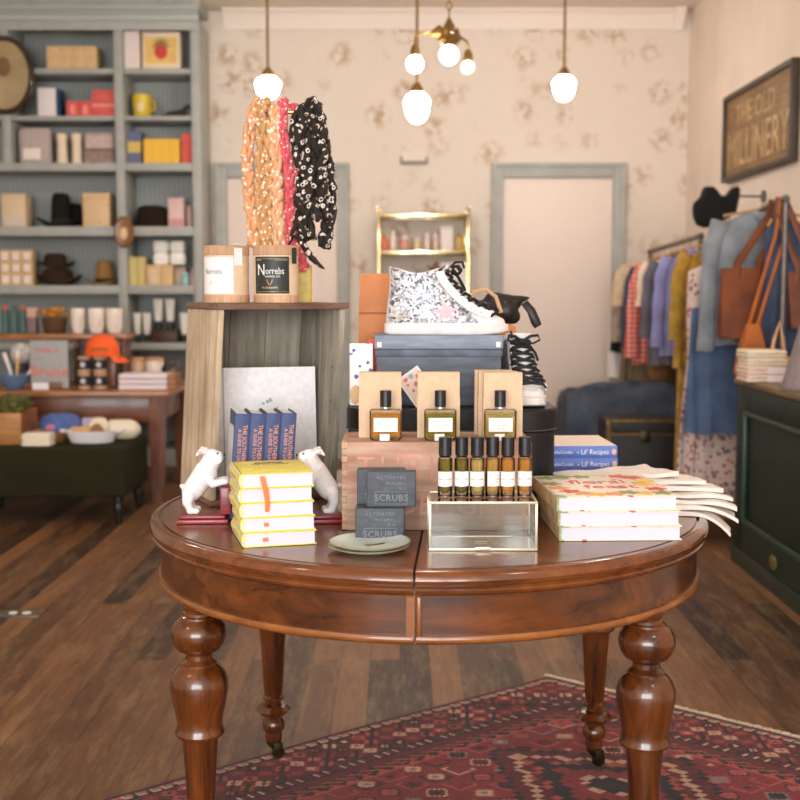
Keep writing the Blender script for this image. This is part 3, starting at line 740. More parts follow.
scarf('pale peach bandana scarf beside the pink one', spots('pale_bandana',(222,168,126),(244,226,214),80,.38,.85,sheen=.1), [[(275,107,-.012),(274,120,-.014),(276,150,-.018),(277,180,-.02),(277,215,-.022),(280,247,-.02)]], .0105, 8, .02)
scarf('coral pink bandana scarf hanging just right of the gold post', coral, [[(284,99,-.006),(281,112,-.012),(282,130,-.014),(287,155,-.014),(290,180,-.012),(290,210,-.012),(289,246,-.012)],[(293,104,.008),(297,120,.008),(298,160,0),(301,185,-.006),(298,210,-.006),(297,235,-.01),(299,258,-.03),(305,268,-.036)],[(293,104,.010),(300,150,.01),(297,235,-.02),(302,252,-.036),(303,272,-.036)]], [.0098,.0088,.006], 9, .02)
def dk(mb):
    # the tied knot with its two pointed ends on top
    q = [SPt(*a) for a in ((303,112,-.022),(309,100,-.024),(314,97,-.024),(318,106,-.022),(321,118,-.022),(318,132,-.022))]
    mb.tube(q, [.012,.012,.007,.014,.017,.012], 10, flat=.55, up=(0,1,0))
    q = [SPt(*a) for a in ((300,107,-.020),(294,118,-.022),(291,135,-.022),(294,150,-.02))]
    mb.tube(q, [.012,.013,.010,.008], 10, flat=.6, up=(0,1,0))
    q = [SPt(*a) for a in ((296,235,-.040),(304,246,-.044),(312,258,-.046),(320,266,-.046),(326,270,-.046))]
    mb.tube(q, [.012,.015,.016,.010,.002], 10, flat=.5, up=(0,1,0))
    q = [SPt(*a) for a in ((300,218,-.040),(293,232,-.042),(291,240,-.044),(288,247,-.046))]
    mb.tube(q, [.012,.012,.008,.002], 10, flat=.5, up=(0,1,0))
scarf('dark brown and white paisley bandana, largest, at the right end', dark, [[(308,106,-.014),(304,120,-.022),(302,145,-.022),(305,170,-.022),(303,195,-.024),(304,220,-.026),(308,240,-.03)],[(314,106,-.01),(318,125,-.018),(320,150,-.016),(318,175,-.018),(319,200,-.02),(321,220,-.02)],[(310,104,.014),(323,135,.008),(327,165,.004),(329,190,0),(331,212,-.004),(327,232,-.01),(324,247,-.014)]], [.0170,.0150,.0125], 6.5, .02, dk)
# ------------------------------------------------------------------ black case, slate box, sneakers
blackl = pm('black_leatherette', (20,20,22), .5, spec=.35, var=.15, vscale=60, bump=.15, bscale=200)
HB = thing('black_case', 'big black leatherette case with rounded corners behind the pink wooden crate', 'case', (.114,2.655,ZT), 0)
hw, hd_, hh = .458, .30, .222
MB().rbox(hw,hd_,hh-.048,.07,.004).build('body', blackl, HB)
MB().rbox(hw+.007,hd_+.007,.047,.073,.004,XF((0,0,hh-.0478))).build('lid', blackl, HB)
MB().rbox(hw+.009,hd_+.009,.004,.074,.0015,XF((0,0,hh-.049))).build('lid_edge', pm('worn_edge',(74,66,60),.8), HB)
ZH = ZT+hh
slate = pm('slate_paint', (80,88,102), .55, var=.22, vscale=14, stretch=(1,1,5))
SB = thing('slate_shoe_box', 'chalky slate grey cardboard box under the glitter sneaker', 'box', (.086,2.675,ZH), 0)
sw, sd, shh = .283, .185, .156
MB().box(-sw/2+.003,sw/2-.003,-sd/2+.003,sd/2-.003,0,shh-.012,.002).build('box', slate, SB)
MB().box(-sw/2,sw/2,-sd/2,sd/2,shh-.047,shh-.031,.002).build('middle_lip', pm('slate_mid',(84,92,108),.55,var=.2,vscale=20), SB)
MB().box(-sw/2-.001,sw/2+.001,-sd/2-.001,sd/2+.001,shh-.030,shh,.002).build('lid', pm('slate_lid',(122,136,156),.5,var=.12,vscale=20,stretch=(1,1,5)), SB)
ch = MB()
for sx in (-1,1): ch.box(sx*(sw/2-.010)-.005,sx*(sw/2-.010)+.005,-sd/2-.0018,-sd/2-.0008,shh-.026,shh-.014,.0004)
ch.build('worn_corners', pm('chip_white',(226,222,216),.7), SB)
ZS = ZH+shh
glit = None
def glitter():
    m, n, b = nt('silver_glitter')
    tc = n.nodes.new('ShaderNodeTexCoord'); vo = n.nodes.new('ShaderNodeTexVoronoi'); vo.inputs['Scale'].default_value = 190
    n.links.new(tc.outputs['Object'], vo.inputs['Vector'])
    cr = n.nodes.new('ShaderNodeValToRGB'); e = cr.color_ramp.elements
    e[0].position = .1; e[0].color = lin((80,88,100)); e[1].position = .9; e[1].color = lin((226,224,226))
    for q, c in ((.3,(170,174,182)),(.45,(200,192,190)),(.6,(128,138,152)),(.75,(212,210,216))):
        x = e.new(q); x.color = lin(c)
    sx = n.nodes.new('ShaderNodeSeparateColor'); n.links.new(vo.outputs['Color'], sx.inputs[0]); n.links.new(sx.outputs[0], cr.inputs[0])
    n.links.new(cr.outputs[0], b.inputs['Base Color']); b.inputs['Metallic'].default_value = .2; b.inputs['Roughness'].default_value = .42
    bp = n.nodes.new('ShaderNodeBump'); bp.inputs['Strength'].default_value = .55; bp.inputs['Distance'].default_value = .003
    n.links.new(sx.outputs[1], bp.inputs['Height']); n.links.new(bp.outputs[0], b.inputs['Normal'])
    return m
glit = glitter(); shoe_w = pm('shoe_leather', (228,226,225), .5, var=.03, vscale=40); sole_m = pm('shoe_rubber', (224,221,219), .6, var=.04, vscale=30)
lace_m = pm('black_lace', (22,22,24), .7); pink = pm('pink_star', (238,178,186), .5); inside_m = pm('shoe_lining',(206,200,196),.8)
def foot(xb, xf, wb, wf, n=40):
    """shoe outline seen from above from heel xb to front xf"""
    out = []
    for i in range(n):
        a = 2*PI*i/n; cx = math.cos(a); sy = math.sin(a)
        x = (xb+xf)/2+(xf-xb)/2*math.copysign(abs(cx)**.8, cx)
        k = (x-xb)/max(xf-xb,1e-6); wd = wb+(wf-wb)*(3*k*k-2*k*k*k)
        out.append((x, wd*math.copysign(abs(sy)**.75, sy)))
    return out
def sneaker(label, loc, rz):
    t = thing('high_top_sneaker', label, 'shoe', loc, rz, 'pair of glitter high tops')
    S_ = MB()
    o0 = foot(0.002,.276,.030,.043); o1 = foot(-.002,.281,.033,.046)
    def toe(z, k): return lambda x: z+(k*max(0,(x-.2)/.08)**2)
    S_.loft([[(x,y,toe(0,.005)(x)) for x,y in o0],[(x,y,.004+toe(0,.004)(x)) for x,y in o1],[(x,y,.0235-toe(0,.002)(x)) for x,y in o1],[(x,y,.026-toe(0,.003)(x)) for x,y in foot(.002,.277,.031,.044)]])
    S_.build('sole', sole_m, t)
    lv = [(.0245,.004,.274,.029,.043),(.034,.003,.270,.031,.041),(.043,.004,.252,.032,.038),(.051,.005,.228,.032,.036),(.062,.006,.206,.032,.034),(.075,.008,.188,.031,.032),(.090,.010,.171,.031,.031),(.105,.011,.157,.031,.030),(.120,.012,.146,.032,.029),(.134,.012,.139,.033,.029),(.142,.011,.137,.033,.029)]
    rings = []
    for z, xb, xf, wb, wf in lv:
        r = []
        for x, y in foot(xb, xf, wb, wf):
            zz = z
            if z > .138:
                k = (x-xb)/(xf-xb); zz = z+.006*math.cos(2*PI*k)+.001
            r.append((x,y,zz))
        rings.append(r)
    for off, dz in ((.004,.001),(.005,-.012),(.006,-.055)):
        rings.append([(x*.94+.004, y*(.84), z+dz) for x, y, z in rings[len(lv)-1]])
    up = MB().loft(rings, True)
    # faces: silver quarters, white toe + rim, lining
    n = 40; nl = len(lv)
    for fi in range(len(up.f)):
        k = fi//n; i = fi % n
        if fi >= n*(len(rings)-1): up.mi[fi] = 2 if fi == len(up.f)-1 else 1; continue
        x = sum(up.v[v][0] for v in up.f[fi])/4; z = sum(up.v[v][2] for v in up.f[fi])/4
        if k >= nl-1: up.mi[fi] = 2 if k > nl-1 else 1
        elif x > .205 and z < .06: up.mi[fi] = 1
    up.build('upper', [glit, shoe_w, inside_m], t)
    # white eyestay strips down both sides of the throat
    front = [(xf, z, wf) for z, xb, xf, wb, wf in lv][2:]
    for sy in (-1,1):
        es = MB(); q = []
        for xf, z, wf in front: q.append((xf-.018, sy*(wf*.93), z))
        r0 = []
        for i_, (x,y,z) in enumerate(q): r0.append((x,y+sy*.0012,z))
        es.tube([(x+.004,y,z) for x,y,z in r0], .0095, 8, flat=.28, up=(1,0,.8)); es.build('eyestay', shoe_w, t)
    hl = MB().tube([(lv[k][1]+.001,0,lv[k][0]) for k in range(0,11)], .012, 8, flat=.22, up=(0,1,0)); hl.tube([(.012,0,.140),(.0115,0,.148),(.013,0,.153)],[.012,.012,.010],8,flat=.25,up=(0,1,0)); hl.build('heel_tab', shoe_w, t)
    tg = MB().tube([(front[i][0]-.006,0,front[i][1]+.004) for i in range(len(front))]+[(.141,0,.150),(.143,0,.157)], [.026]*len(front)+[.025,.022], 10, flat=.22, up=(0,1,0)); tg.build('tongue', shoe_w, t)
    lc = MB()
    for i in range(8):
        k = i*(len(front)-1.6)/7.6; a = int(k); fr_ = k-a
        x = front[a][0]*(1-fr_)+front[a+1][0]*fr_; z = front[a][1]*(1-fr_)+front[a+1][1]*fr_; w_ = front[a][2]*.86
        nx, nz = .75, .66
        for sy in (-1,1):
            lc.tube([(x-.014,sy*w_*1.12,z-.002),(x+.001,sy*w_*.8,z+.008),(x+.006,0,z+.011),(x+.004-.010,-sy*w_*.75,z+.018),(x-.020,-sy*w_*1.08,z+.012)], [.003,.0037,.0037,.0037,.003], 6, flat=.6, up=(0,0,1))
    # loose bow
    bx, bz = .152, .140
    for sy in (-1,1):
        lc.tube([(bx,0,bz),(bx+.004,sy*.018,bz+.012),(bx+.012,sy*.034,bz+.014),(bx+.020,sy*.036,bz+.004),(bx+.016,sy*.022,bz-.004),(bx+.006,sy*.004,bz)], .0034, 6, flat=.6)
        lc.tube([(bx,0,bz),(bx+.012,sy*.014,bz-.008),(bx+.022,sy*.026,bz-.026),(bx+.030,sy*.030,bz-.042)], .0034, 6, flat=.6)
    lc.tube([(bx-.004,-.02,bz+.01),(bx+.006,-.028,bz+.022),(bx+.022,-.03,bz+.022),(bx+.026,-.03,bz+.008)], .0034, 6, flat=.6)
    lc.ell((bx+.003,0,bz),(.007,.009,.007),10,6)
    lc.build('laces', lace_m, t)
    for sy in (-1,1):
        poly = []
        for k in range(10):
            rr = .030 if k % 2 == 0 else .0125; a = PI/2+k*PI/5+.1; poly.append((rr*1.1*math.cos(a), rr*math.sin(a)*.8))
        q = MB().prism(poly, -.0005, .0012, XF((.136,sy*.0346,.050),(PI/2-.12*1 if sy < 0 else -PI/2+.12,0,0)))
        q.build('star_patch', pink, t)
        e = MB()
        for k in range(4): e.ell((.10+k*.018-.03,sy*.0322,.064+k*.005),(.0018,.0012,.0018),8,6)
        e.build('vent_eyelets', lace_m, t)
    fx = MB().box(.012,.050,-.0352,-.0345,.040,.043); fx.build('side_print', pm('gold_print',(214,190,140),.5), t)
    return t
p = P(383,332,2.665)
s1 = sneaker('silver glitter high top sneaker with black laces on top of the slate box', (p.x+.005,2.665,ZS+.0004), .0)
dup(s1, (.262,2.800,ZH+.0004), -1.47, 'silver high top sneaker facing forward on the black case, right of the slate box')
# leather goods behind the boxes
tan = pm('tan_leather', (196,116,52), .55, var=.12, vscale=12); redo = pm('red_orange_card', (214,84,40), .6)
t = thing('orange_leather_pouch', 'tall orange leather pouch standing behind the slate box, left side', 'bag', (-.052,2.787,ZH), 0)
MB().loft([[(-.045,-.014,0),(.055,-.014,0),(.055,.014,0),(-.045,.014,0)],[(-.047,-.012,.15),(.055,-.012,.15),(.055,.012,.15),(-.047,.012,.15)],[(-.043,-.004,.293),(.050,-.004,.296),(.050,.004,.296),(-.043,.004,.293)]]).build('body', tan, t)
MB().box(-.046,.053,-.0125,-.006,.20,.204).build('stitch_line', pm('dark_tan',(150,84,36),.6), t)
t = thing('tan_leather_box', 'tan leather box standing at the table back, under the black handbag', 'box', (.165,2.93,ZT), 0)
MB().box(-.115,.115,-.09,.09,0,.36,.006).build('body', tan, t); MB().box(-.117,.117,-.092,.092,.3605,.392,.005).build('lid', pm('tan_lid',(206,130,62),.55), t)
ZB = ZT+.3925
solo('small_white_carton', 'small white carton on the tan box behind the sneaker laces', 'box', MB().box(-.02,.02,-.02,.02,0,.078,.001), lab_w, (.155,2.875,ZB))
blk = pm('black_soft_leather', (22,20,19), .45, bump=.2, bscale=30)
t = thing('black_handbag', 'slouchy black leather handbag with tan handles on the tan box', 'bag', (.232,2.93,ZB), 0)
blob('body', [('c',(-.05,0,.03),.030,(.03,0,.035),.034),('c',(.0,0,.06),.022,(.055,0,.055),.018),('c',(.05,0,.06),.014,(.088,0,.066),.005),('c',(-.02,0,.02),.02,(.05,0,.02),.02)], blk, t, .004, 4)
hm = MB()
for yy in (-.02,.02): hm.tube([(-.055,yy-.014,.05),(-.05,yy-.02,.08),(-.02,yy-.02,.088),(.004,yy-.02,.07),(.018,yy-.018,.03)], .005, 8, flat=.5)
hm.build('handles', pm('blond_leather',(210,168,126),.6), t)
MB().tube([(.078,-.01,.055),(.094,-.02,.035),(.106,-.02,.006),(.112,-.018,-.004)],[.010,.011,.012,.010],8,flat=.35,up=(1,0,0)).build('belt_tab', blk, t)
# patterned card and orange folder behind the left perfume carton
blue_dot = spots('blue_blot_paper', (240,234,232), (84,96,180), 42, .27, .7)
t = thing('dotted_packet', 'white paper packet with blue dots standing at the left end of the black case', 'packet', (-.087,2.60,ZH), .12)
MB().box(-.026,.026,-.012,.012,0,.138,.003).build('packet', blue_dot, t); MB().ell((-.014,-.0115,.024),(.012,.003,.022),12,8).build('tan_trim', pm('tan_cloth',(206,172,136),.8), t)
solo('red_orange_folder', 'thin red-orange folder standing beside the slate box', 'folder', MB().box(-.010,.009,-.004,.004,0,.146,.001), redo, (-.062,2.64,ZH))
t = thing('printed_card', 'tilted floral card leaning on the slate box behind the middle perfume', 'card', P(418,403,2.545).xy.to_3d()+Vector((0,0,ZH)), 0)
A = XF((-.002,.010,.0445),(-.10,0,0)) @ XF((0,0,0),(0,.95,0))
MB().box(-.038,.038,-.0006,.0006,-.028,.028,0,A).build('card', lab_w, t)
MB().box(-.034,.034,-.0011,-.0005,-.024,.024,0,A).build('picture', spots('floral_card',(226,208,200),(206,120,116),60,.36,.6,second=(140,176,168)), t)

# ------------------------------------------------------------------ pink wooden crate and the perfumes
pinkw = wood('pink_washed_wood', (164,120,98), (216,186,164), .8, 'X', 3.4, 0, 8, worn=(210,162,146))
wood_end = wood('crate_finger_wood', (176,128,92), (224,186,148), .8, 'Z', 4)
PX0, PX1, PY0, PY1, PH = -.116, .262, 2.300, 2.475, .177
t = thing('pink_wooden_crate', 'low pink-stained wooden crate with finger joints and faded red lettering', 'crate', ((PX0+PX1)/2,PY0,ZT), 0)
W = (PX1-PX0)/2; D = PY1-PY0
MB().box(-W+.0105,W-.0105,0,.011,0,PH,.001).build('front_board', pinkw, t)
MB().box(-W+.0105,W-.0105,D-.011,D,0,PH,.001).build('back_board', pinkw, t)
for sx in (-1,1):
    a, b_ = sorted((sx*W, sx*(W-.011))); MB().box(a,b_,.0112,D-.0112,0,PH,.001).build('end_board', wood_end, t)
    fj = MB()
    for k in range(13):
        z = k*PH/13; 
        if k % 2 == 0: fj.box(sx*(W-.0055)-.0055,sx*(W-.0055)+.0055,.0002,.0112,z+.0006,z+PH/13-.0006,.0006)
    fj.build('finger_joint', wood_end, t)
    fk = MB()
    for k in range(13):
        z = k*PH/13
        if k % 2: fk.box(sx*(W-.0055)-.0052,sx*(W-.0055)+.0052,.0010,.0112,z,z+PH/13,.0003)
    fk.build('finger_joint', pinkw, t)
MB().box(-W+.0112,W-.0112,.0115,D-.0115,PH-.012,PH-.0005).build('top_board', pinkw, t)
fr_ = pm('faded_red',(200,148,132),.85)
MB().text('TURKISH', .062, XF((-.012,-.0004,PH*.70),FR), ext=.0002, spacing=1.25).build('faded_word', fr_, t)
MB().text('DELIGHT', .06, XF((.04,-.0004,PH*.28),FR), ext=.0002).build('faded_word', fr_, t)
ZP = ZT+PH+.0002
kr = pm('kraft_carton', (212,184,152), .75, var=.04, vscale=60)
cap_m = pm('black_cap', (23,24,29), .35, var=.1, vscale=200); bglass = clear_glass('bottle_glass', (250,250,246), 1.6)
amber = liquid('amber_perfume', (242,184,72)); olive = liquid('olive_perfume', (190,180,70)); honey = liquid('honey_perfume', (240,222,140)); green_l = liquid('green_perfume',(150,146,30)); straw = liquid('straw_perfume',(238,208,112))
grey_i = pm('grey_ink', (170,166,160), .7)
def carton(label, x, y, w=.086, h=.134, d=.030, rz=0.):
    t = thing('perfume_carton', label, 'box', (x,y,ZP), rz, 'kraft perfume cartons')
    MB().box(-w/2,w/2,0,d,0,h,.0012).build('carton', kr, t)
    MB().box(-w/2-.0006,w/2+.0006,-.0006,.0,h*.0,h*.62).build('front_flap', kr, t)
    return t
def perfume(label, x, y, liq, rz=0.):
    t = thing('perfume_bottle', label, 'bottle', (x,y,ZP), rz, 'square perfume bottles on the pink crate')
    b = MB().rbox(.065,.030,.063,.009,.004); b.lathe([(.0085,.0625),(.0085,.069)],16); b.build('glass', bglass, t)
    MB().rbox(.059,.0235,.048,.006,.003,XF((0,0,.0065))).build('perfume', liq, t)
    MB().cyl(.0115,.067,.100,28,bev=.001).build('cap', cap_m, t)
    MB().cyl(.0098,.0632,.067,20).build('collar', pm('silver_collar',(190,188,184),.3,.9), t)
    MB().box(-.024,.024,-.0158,-.0151,.018,.046).build('label', lab_w, t)
    q = MB()
    for k, tx in enumerate(('NO. 01','eau de parfum','50 ml')): q.text(tx, .0052, XF((0,-.0159,.039-k*.0075),FR), ext=.0001)
    q.build('label_text', grey_i, t)
    MB().box(-.012,.008,-.0195,-.0162,.0004,.014,.0006).build('price_tag', lab_w, t)
    return t
pxs = [(359,402,375,'left'),(417,459,376,'middle'),(473,520,377,'right')]
for i, (a, b_, tp, nm) in enumerate(pxs):
    x = (P(a,441,2.40).x+P(b_,441,2.40).x)/2
    if i == 2:
        x = (P(482,441,2.40).x+P(520,441,2.40).x)/2
        carton('kraft carton directly behind the right-hand perfume bottle', x, 2.362, .079)
        carton('second kraft carton in the row of three at right, its left edge showing', x-.008, 2.3935, .079)
        carton('rearmost kraft carton in the row of three at right', x-.0135, 2.425, .079)
    else: carton('kraft carton standing behind the %s perfume bottle' % nm, x, 2.37)
    liq = (amber, olive, honey)[i]
    xb = ((P(369,441,2.335).x+P(402.5,441,2.335).x)/2, (P(423.5,441,2.335).x+P(457,441,2.335).x)/2, (P(483,441,2.335).x+P(517,441,2.335).x)/2)[i]
    perfume(('square glass bottle of amber perfume with black cap, left of three','square glass bottle of olive perfume with black cap, middle of three','square glass bottle of pale yellow perfume with black cap, right of three')[i], xb, 2.337, liq)
# --- glass display box with six vials
CX0, CX1, CY0, CY1, CHh = .053, .253, 2.112, 2.228, .0915
CB = thing('glass_display_box', 'brass-edged glass box on the table front holding up six vials', 'display box', ((CX0+CX1)/2,CY0,ZT), 0)
W = (CX1-CX0)/2; D = CY1-CY0; e = .0022
pale_brass = pm('pale_brass', (206,198,172), .35, .6)
fr = MB()
for z in (e, CHh-e):
    for y in (e, D-e): fr.box(-W,W,y-e,y+e,z-e,z+e,.0006)
    for x in (-W+e, W-e): fr.box(x-e,x+e,2*e,D-2*e,z-e,z+e,.0006)
for x in (-W+e, W-e):
    for y in (e, D-e): fr.box(x-e,x+e,y-e,y+e,2*e,CHh-2*e,.0006)
fr.build('brass_frame', pale_brass, CB)
pane = clear_glass('case_glass', (246,248,246), 1.3)
for nm, q in (('front_pane',(-W+2*e,W-2*e,e-.0008,e+.0008,2*e,CHh-2*e)),('back_pane',(-W+2*e,W-2*e,D-e-.0008,D-e+.0008,2*e,CHh-2*e)),('side_pane',(-W+e-.0008,-W+e+.0008,2*e,D-2*e,2*e,CHh-2*e)),('side_pane',(W-e-.0008,W-e+.0008,2*e,D-2*e,2*e,CHh-2*e)),('lid_pane',(-W+2*e,W-2*e,2*e,D-2*e,CHh-e-.0008,CHh-e+.0008))):
    MB().box(*q).build(nm, clear_glass('lid_glass',(240,242,240),2.4) if nm == 'lid_pane' else pane, CB)
MB().box(-W+2*e,W-2*e,2*e,D-2*e,e-.001,e+.001).build('mirror_floor', pm('case_mirror',(222,216,212),.12,.9), CB)
MB().box(-.014,.014,-.0035,0,.0015,.0075,.0008).box(-.012,.012,D*.5-.003,D*.5+.003,.0048,.0052).build('clasp', pale_brass, CB)
vl = [(445,green_l,'dark green vial at the left end of the row'),(461.5,green_l,'second vial from the left, dark green'),(477,honey,'third vial from the left, pale honey'),(492.5,straw,'fourth vial from the left, label turned right'),(507.5,amber,'fifth vial from the left, deep amber'),(524.7,amber,'amber vial at the right end of the row')]
ZV = ZT+CHh+.0003
for i, (px, liq, lb) in enumerate(vl):
    p = P(px, 496, 2.165)
    t = thing('perfume_vial', lb+' on the glass box', 'bottle', (p.x, 2.165+[0,.002,0,.003,0,.004][i], ZV), [0,.1,-.05,.9,.05,-.1][i]*.5, 'six vials on the glass box')
    r = .0136
    MB().lathe([(r-.0015,0),(r,.0015),(r,.072),(r-.003,.0752),(.008,.077),(.008,.079)],28).build('glass', bglass, t)
    MB().lathe([(.004,.0068),(r-.0024,.011),(r-.0022,.0705),(.006,.0712)],28).build('perfume', liq, t)
    MB().cyl(.0122,.0775,.1125,28,bev=.001).build('cap', cap_m, t)
    wrap(MB(), r+.0001, -1.25, 1.25, .021, .049, 16, .0004).build('label', lab_w, t)
    q = MB()
    for k, tx in enumerate(('NO. %d' % (i+1),'eau de parfum','8 ml')): bend_text(q, tx, .0042, r+.0001, 0, .041-k*.006)
    q.build('label_text', grey_i, t)
# --- charcoal soaps
soapm = pm('charcoal_wrap', (72,78,87), .6, var=.12, vscale=60, bump=.25, bscale=70); soap_i = pm('soap_print', (122,129,138), .6)
def soap(label, px0, px1, y, z, rz):
    a = P((px0+px1)/2, 540, y)
    t = thing('soap_bar', label, 'soap', (a.x,y,z), rz, 'charcoal wrapped soaps')
    MB().box(-.0465,.0465,0,.027,0,.0685,.003,seg=3).build('wrapper', soapm, t)
    q = MB(); q.text('ACTIVATED', .0085, XF((0,-.0004,.057),FR), spacing=1.3, ext=.0003); q.text('Black Lather', .0072, XF((.008,-.0004,.0465),FR), ext=.0003); q.text('& co', .008, XF((.022,-.0004,.0365),FR), ext=.0003)
    q.text('SCRUBS', .0175, XF((0,-.0004,.018),FR), ext=.0004, spacing=1.05)
    for (a0,a1,c0,c1) in ((-.031,.031,.0295,.0302),(-.031,.031,.0062,.0069),(-.031,-.0303,.0062,.03),(.0303,.031,.0062,.03)): q.box(a0,a1,-.0006,0,c0,c1)
    q.build('stamp', soap_i, t); return t
y0 = 2.172; sz = .0690
soap('lower front charcoal soap bar resting on the table', 355, 405, y0, ZT, .02)
soap('lower rear charcoal soap bar hidden behind the front one', 357, 404, y0+.030, ZT, 0)
soap('upper front charcoal soap bar, shifted to the right', 365.5, 417, y0+.004, ZT+sz, -.02)
soap('upper rear charcoal soap bar, peeking out at left', 356, 407, y0+.034, ZT+sz, 0)
# --- two plates
glz = pm('celadon_glaze', (204,222,212), .25, var=.06, vscale=15); gl_e = pm('gilt_rim', (176,150,106), .35, .4)
pc = G(369,549,ZT)
prof = [(.0,.0),(.040,.0),(.044,.002),(.062,.0045),(.0745,.0095),(.0752,.0105),(.0742,.0112),(.060,.0068),(.042,.0042),(.0,.0040)]
for i in range(2):
    t = thing('small_plate', ('lower pale green plate of the pair on the table front','upper pale green plate of the pair, leaf print in its centre')[i], 'plate', (pc.x+.002*i,pc.y-.006+.002*i,ZT+i*.0062), 0, 'pair of pale green plates')
    MB().lathe(prof[1:-1],56).build('dish', glz, t)
    MB().lathe([(.0742,.0093),(.0758,.0098),(.0762,.0106),(.0752,.0116),(.0735,.0113)],56,None,0,False).build('rim', gl_e, t)
    if i:
        lf = MB(); 
        for k in range(7):
            a = -.9+k*.28; lf.prism([(0,0),(.012,.003),(.024,0),(.012,-.003)], .0046, .0049, XF((-.012+.004*k,-.004+.002*math.sin(k),0),(0,0,a)))
        lf.build('leaf_print', pm('brown_print',(140,112,86),.5), t)
# --- floral cookbooks
flor = spots('floral_cover', (232,220,200), (196,98,84), 26, .2, .4, second=(150,164,108))
base = G(560,541,ZT); fw_, fd_, fh_ = .2345, .255, .0285
for i, lb in enumerate(('bottom floral cookbook of three at the table front right','middle floral cookbook of the stack of three','top floral cookbook with red script title on its cover')):
    t = flat_book('floral_cookbook', lb, fw_, fd_, fh_, flor, (base.x+fw_/2+[0,-.003,-.006][i], base.y+[.002,.0,.004][i], ZT+i*(fh_+.0003)), [.03,.045,.075][i], 'floral cookbooks', hard=.0026, over=.004, round_spine=False)
    MB().box(-fw_/2-.0016,-fw_/2-.0005,.001,fd_-.001,.001,fh_-.001).build('spine_strip', pm('cream_spine',(222,202,160),.6,var=.12,vscale=40), t)
    if i == 2:
        rg = random.Random(4)
        MB().text('floral', .058, XF((-.002,.165,fh_+.0001)), ext=.0004).text('feast', .058, XF((.012,.108,fh_+.0001)), ext=.0004).build('cover_title', pm('red_script',(206,62,62),.5), t)
        for col, nm, sp_ in (((206,72,62),'red_blossoms',[(.085,.215),(.095,.075),(-.08,.06),(.06,.235)]),((232,186,70),'yellow_blossoms',[(.085,.13),(.06,.03),(-.035,.02),(.10,.17)]),((222,146,92),'orange_blossoms',[(-.06,.035),(-.095,.10),(.0,.025)]),((128,150,92),'leaves',[(-.095,.225),(-.06,.24),(.03,.04),(-.02,.235),(.095,.03),(-.10,.15)])):
            q = MB()
            for x, y in sp_:
                for k in range(5):
                    a = k*2*PI/5+x*40; q.prism([(.013*math.cos(2*PI*j/8),.008*math.sin(2*PI*j/8)) for j in range(8)], fh_+.00005, fh_+.0004+.00005*k, XF((x+.010*math.cos(a),y+.010*math.sin(a),0),(0,0,a)))
            q.build(nm, pm(nm, col, .5), t)
# --- blue cookbooks behind
blu = pm('periwinkle_cover', (92,120,196), .5, var=.04); cream_c = pm('cream_cover', (236,222,206), .6)
p = P(590,470,2.76)
for i, lb in enumerate(('bottom blue cookbook of the stack by the black case','second blue cookbook from the bottom','third blue cookbook with white script on its spine','top blue cookbook with pale cover, highest of the stack')):
    t = thing('blue_cookbook', lb, 'book', (.430+[.003,0,.001,-.001][i],2.71+[.0,.003,.001,0][i],ZT+i*.0288), [.05,.02,.06,.05][i], 'blue cookbooks behind the floral ones')
    w_, d_, h_ = .160, .20, .0284
    if 1:
        pr = [(-.0035*math.sin(PI*k/6), h_*k/6) for k in range(7)]
        MB().box(-w_/2,w_/2,0,d_,0,.002,.0006).box(-w_/2,w_/2,0,d_,h_-.002,h_,.0006).loft([[(x,y,z) for y, z in pr]+[(x,y+.002,z) for y, z in reversed(pr)] for x in (-w_/2,w_/2)]).build('cover', blu, t)
        MB().box(-w_/2+.003,w_/2-.003,.002,d_-.003,.002,h_-.002).build('page_block', page_m, t)
    if i == 3: MB().box(-w_/2+.001,w_/2-.001,.001,d_-.001,h_,h_+.0004).build('cover_picture', cream_c, t)
    q = MB(); q.text('HelloCooks', .011, XF((-.052,-.0037,h_/2),FR), ext=.0003); q.text('x', .010, XF((-.013,-.0037,h_/2),FR), ext=.0003); q.text("Lil' Recipes", .0165, XF((.027,-.0037,h_/2),FR), ext=.0003, sx=.9)
    q.build('spine_title', lab_w, t)
    MB().ell((.072,-.0032,h_/2),(.0055,.0012,.0075),12,8).build('spine_emblem', pm('peach_print',(232,176,150),.6), t)
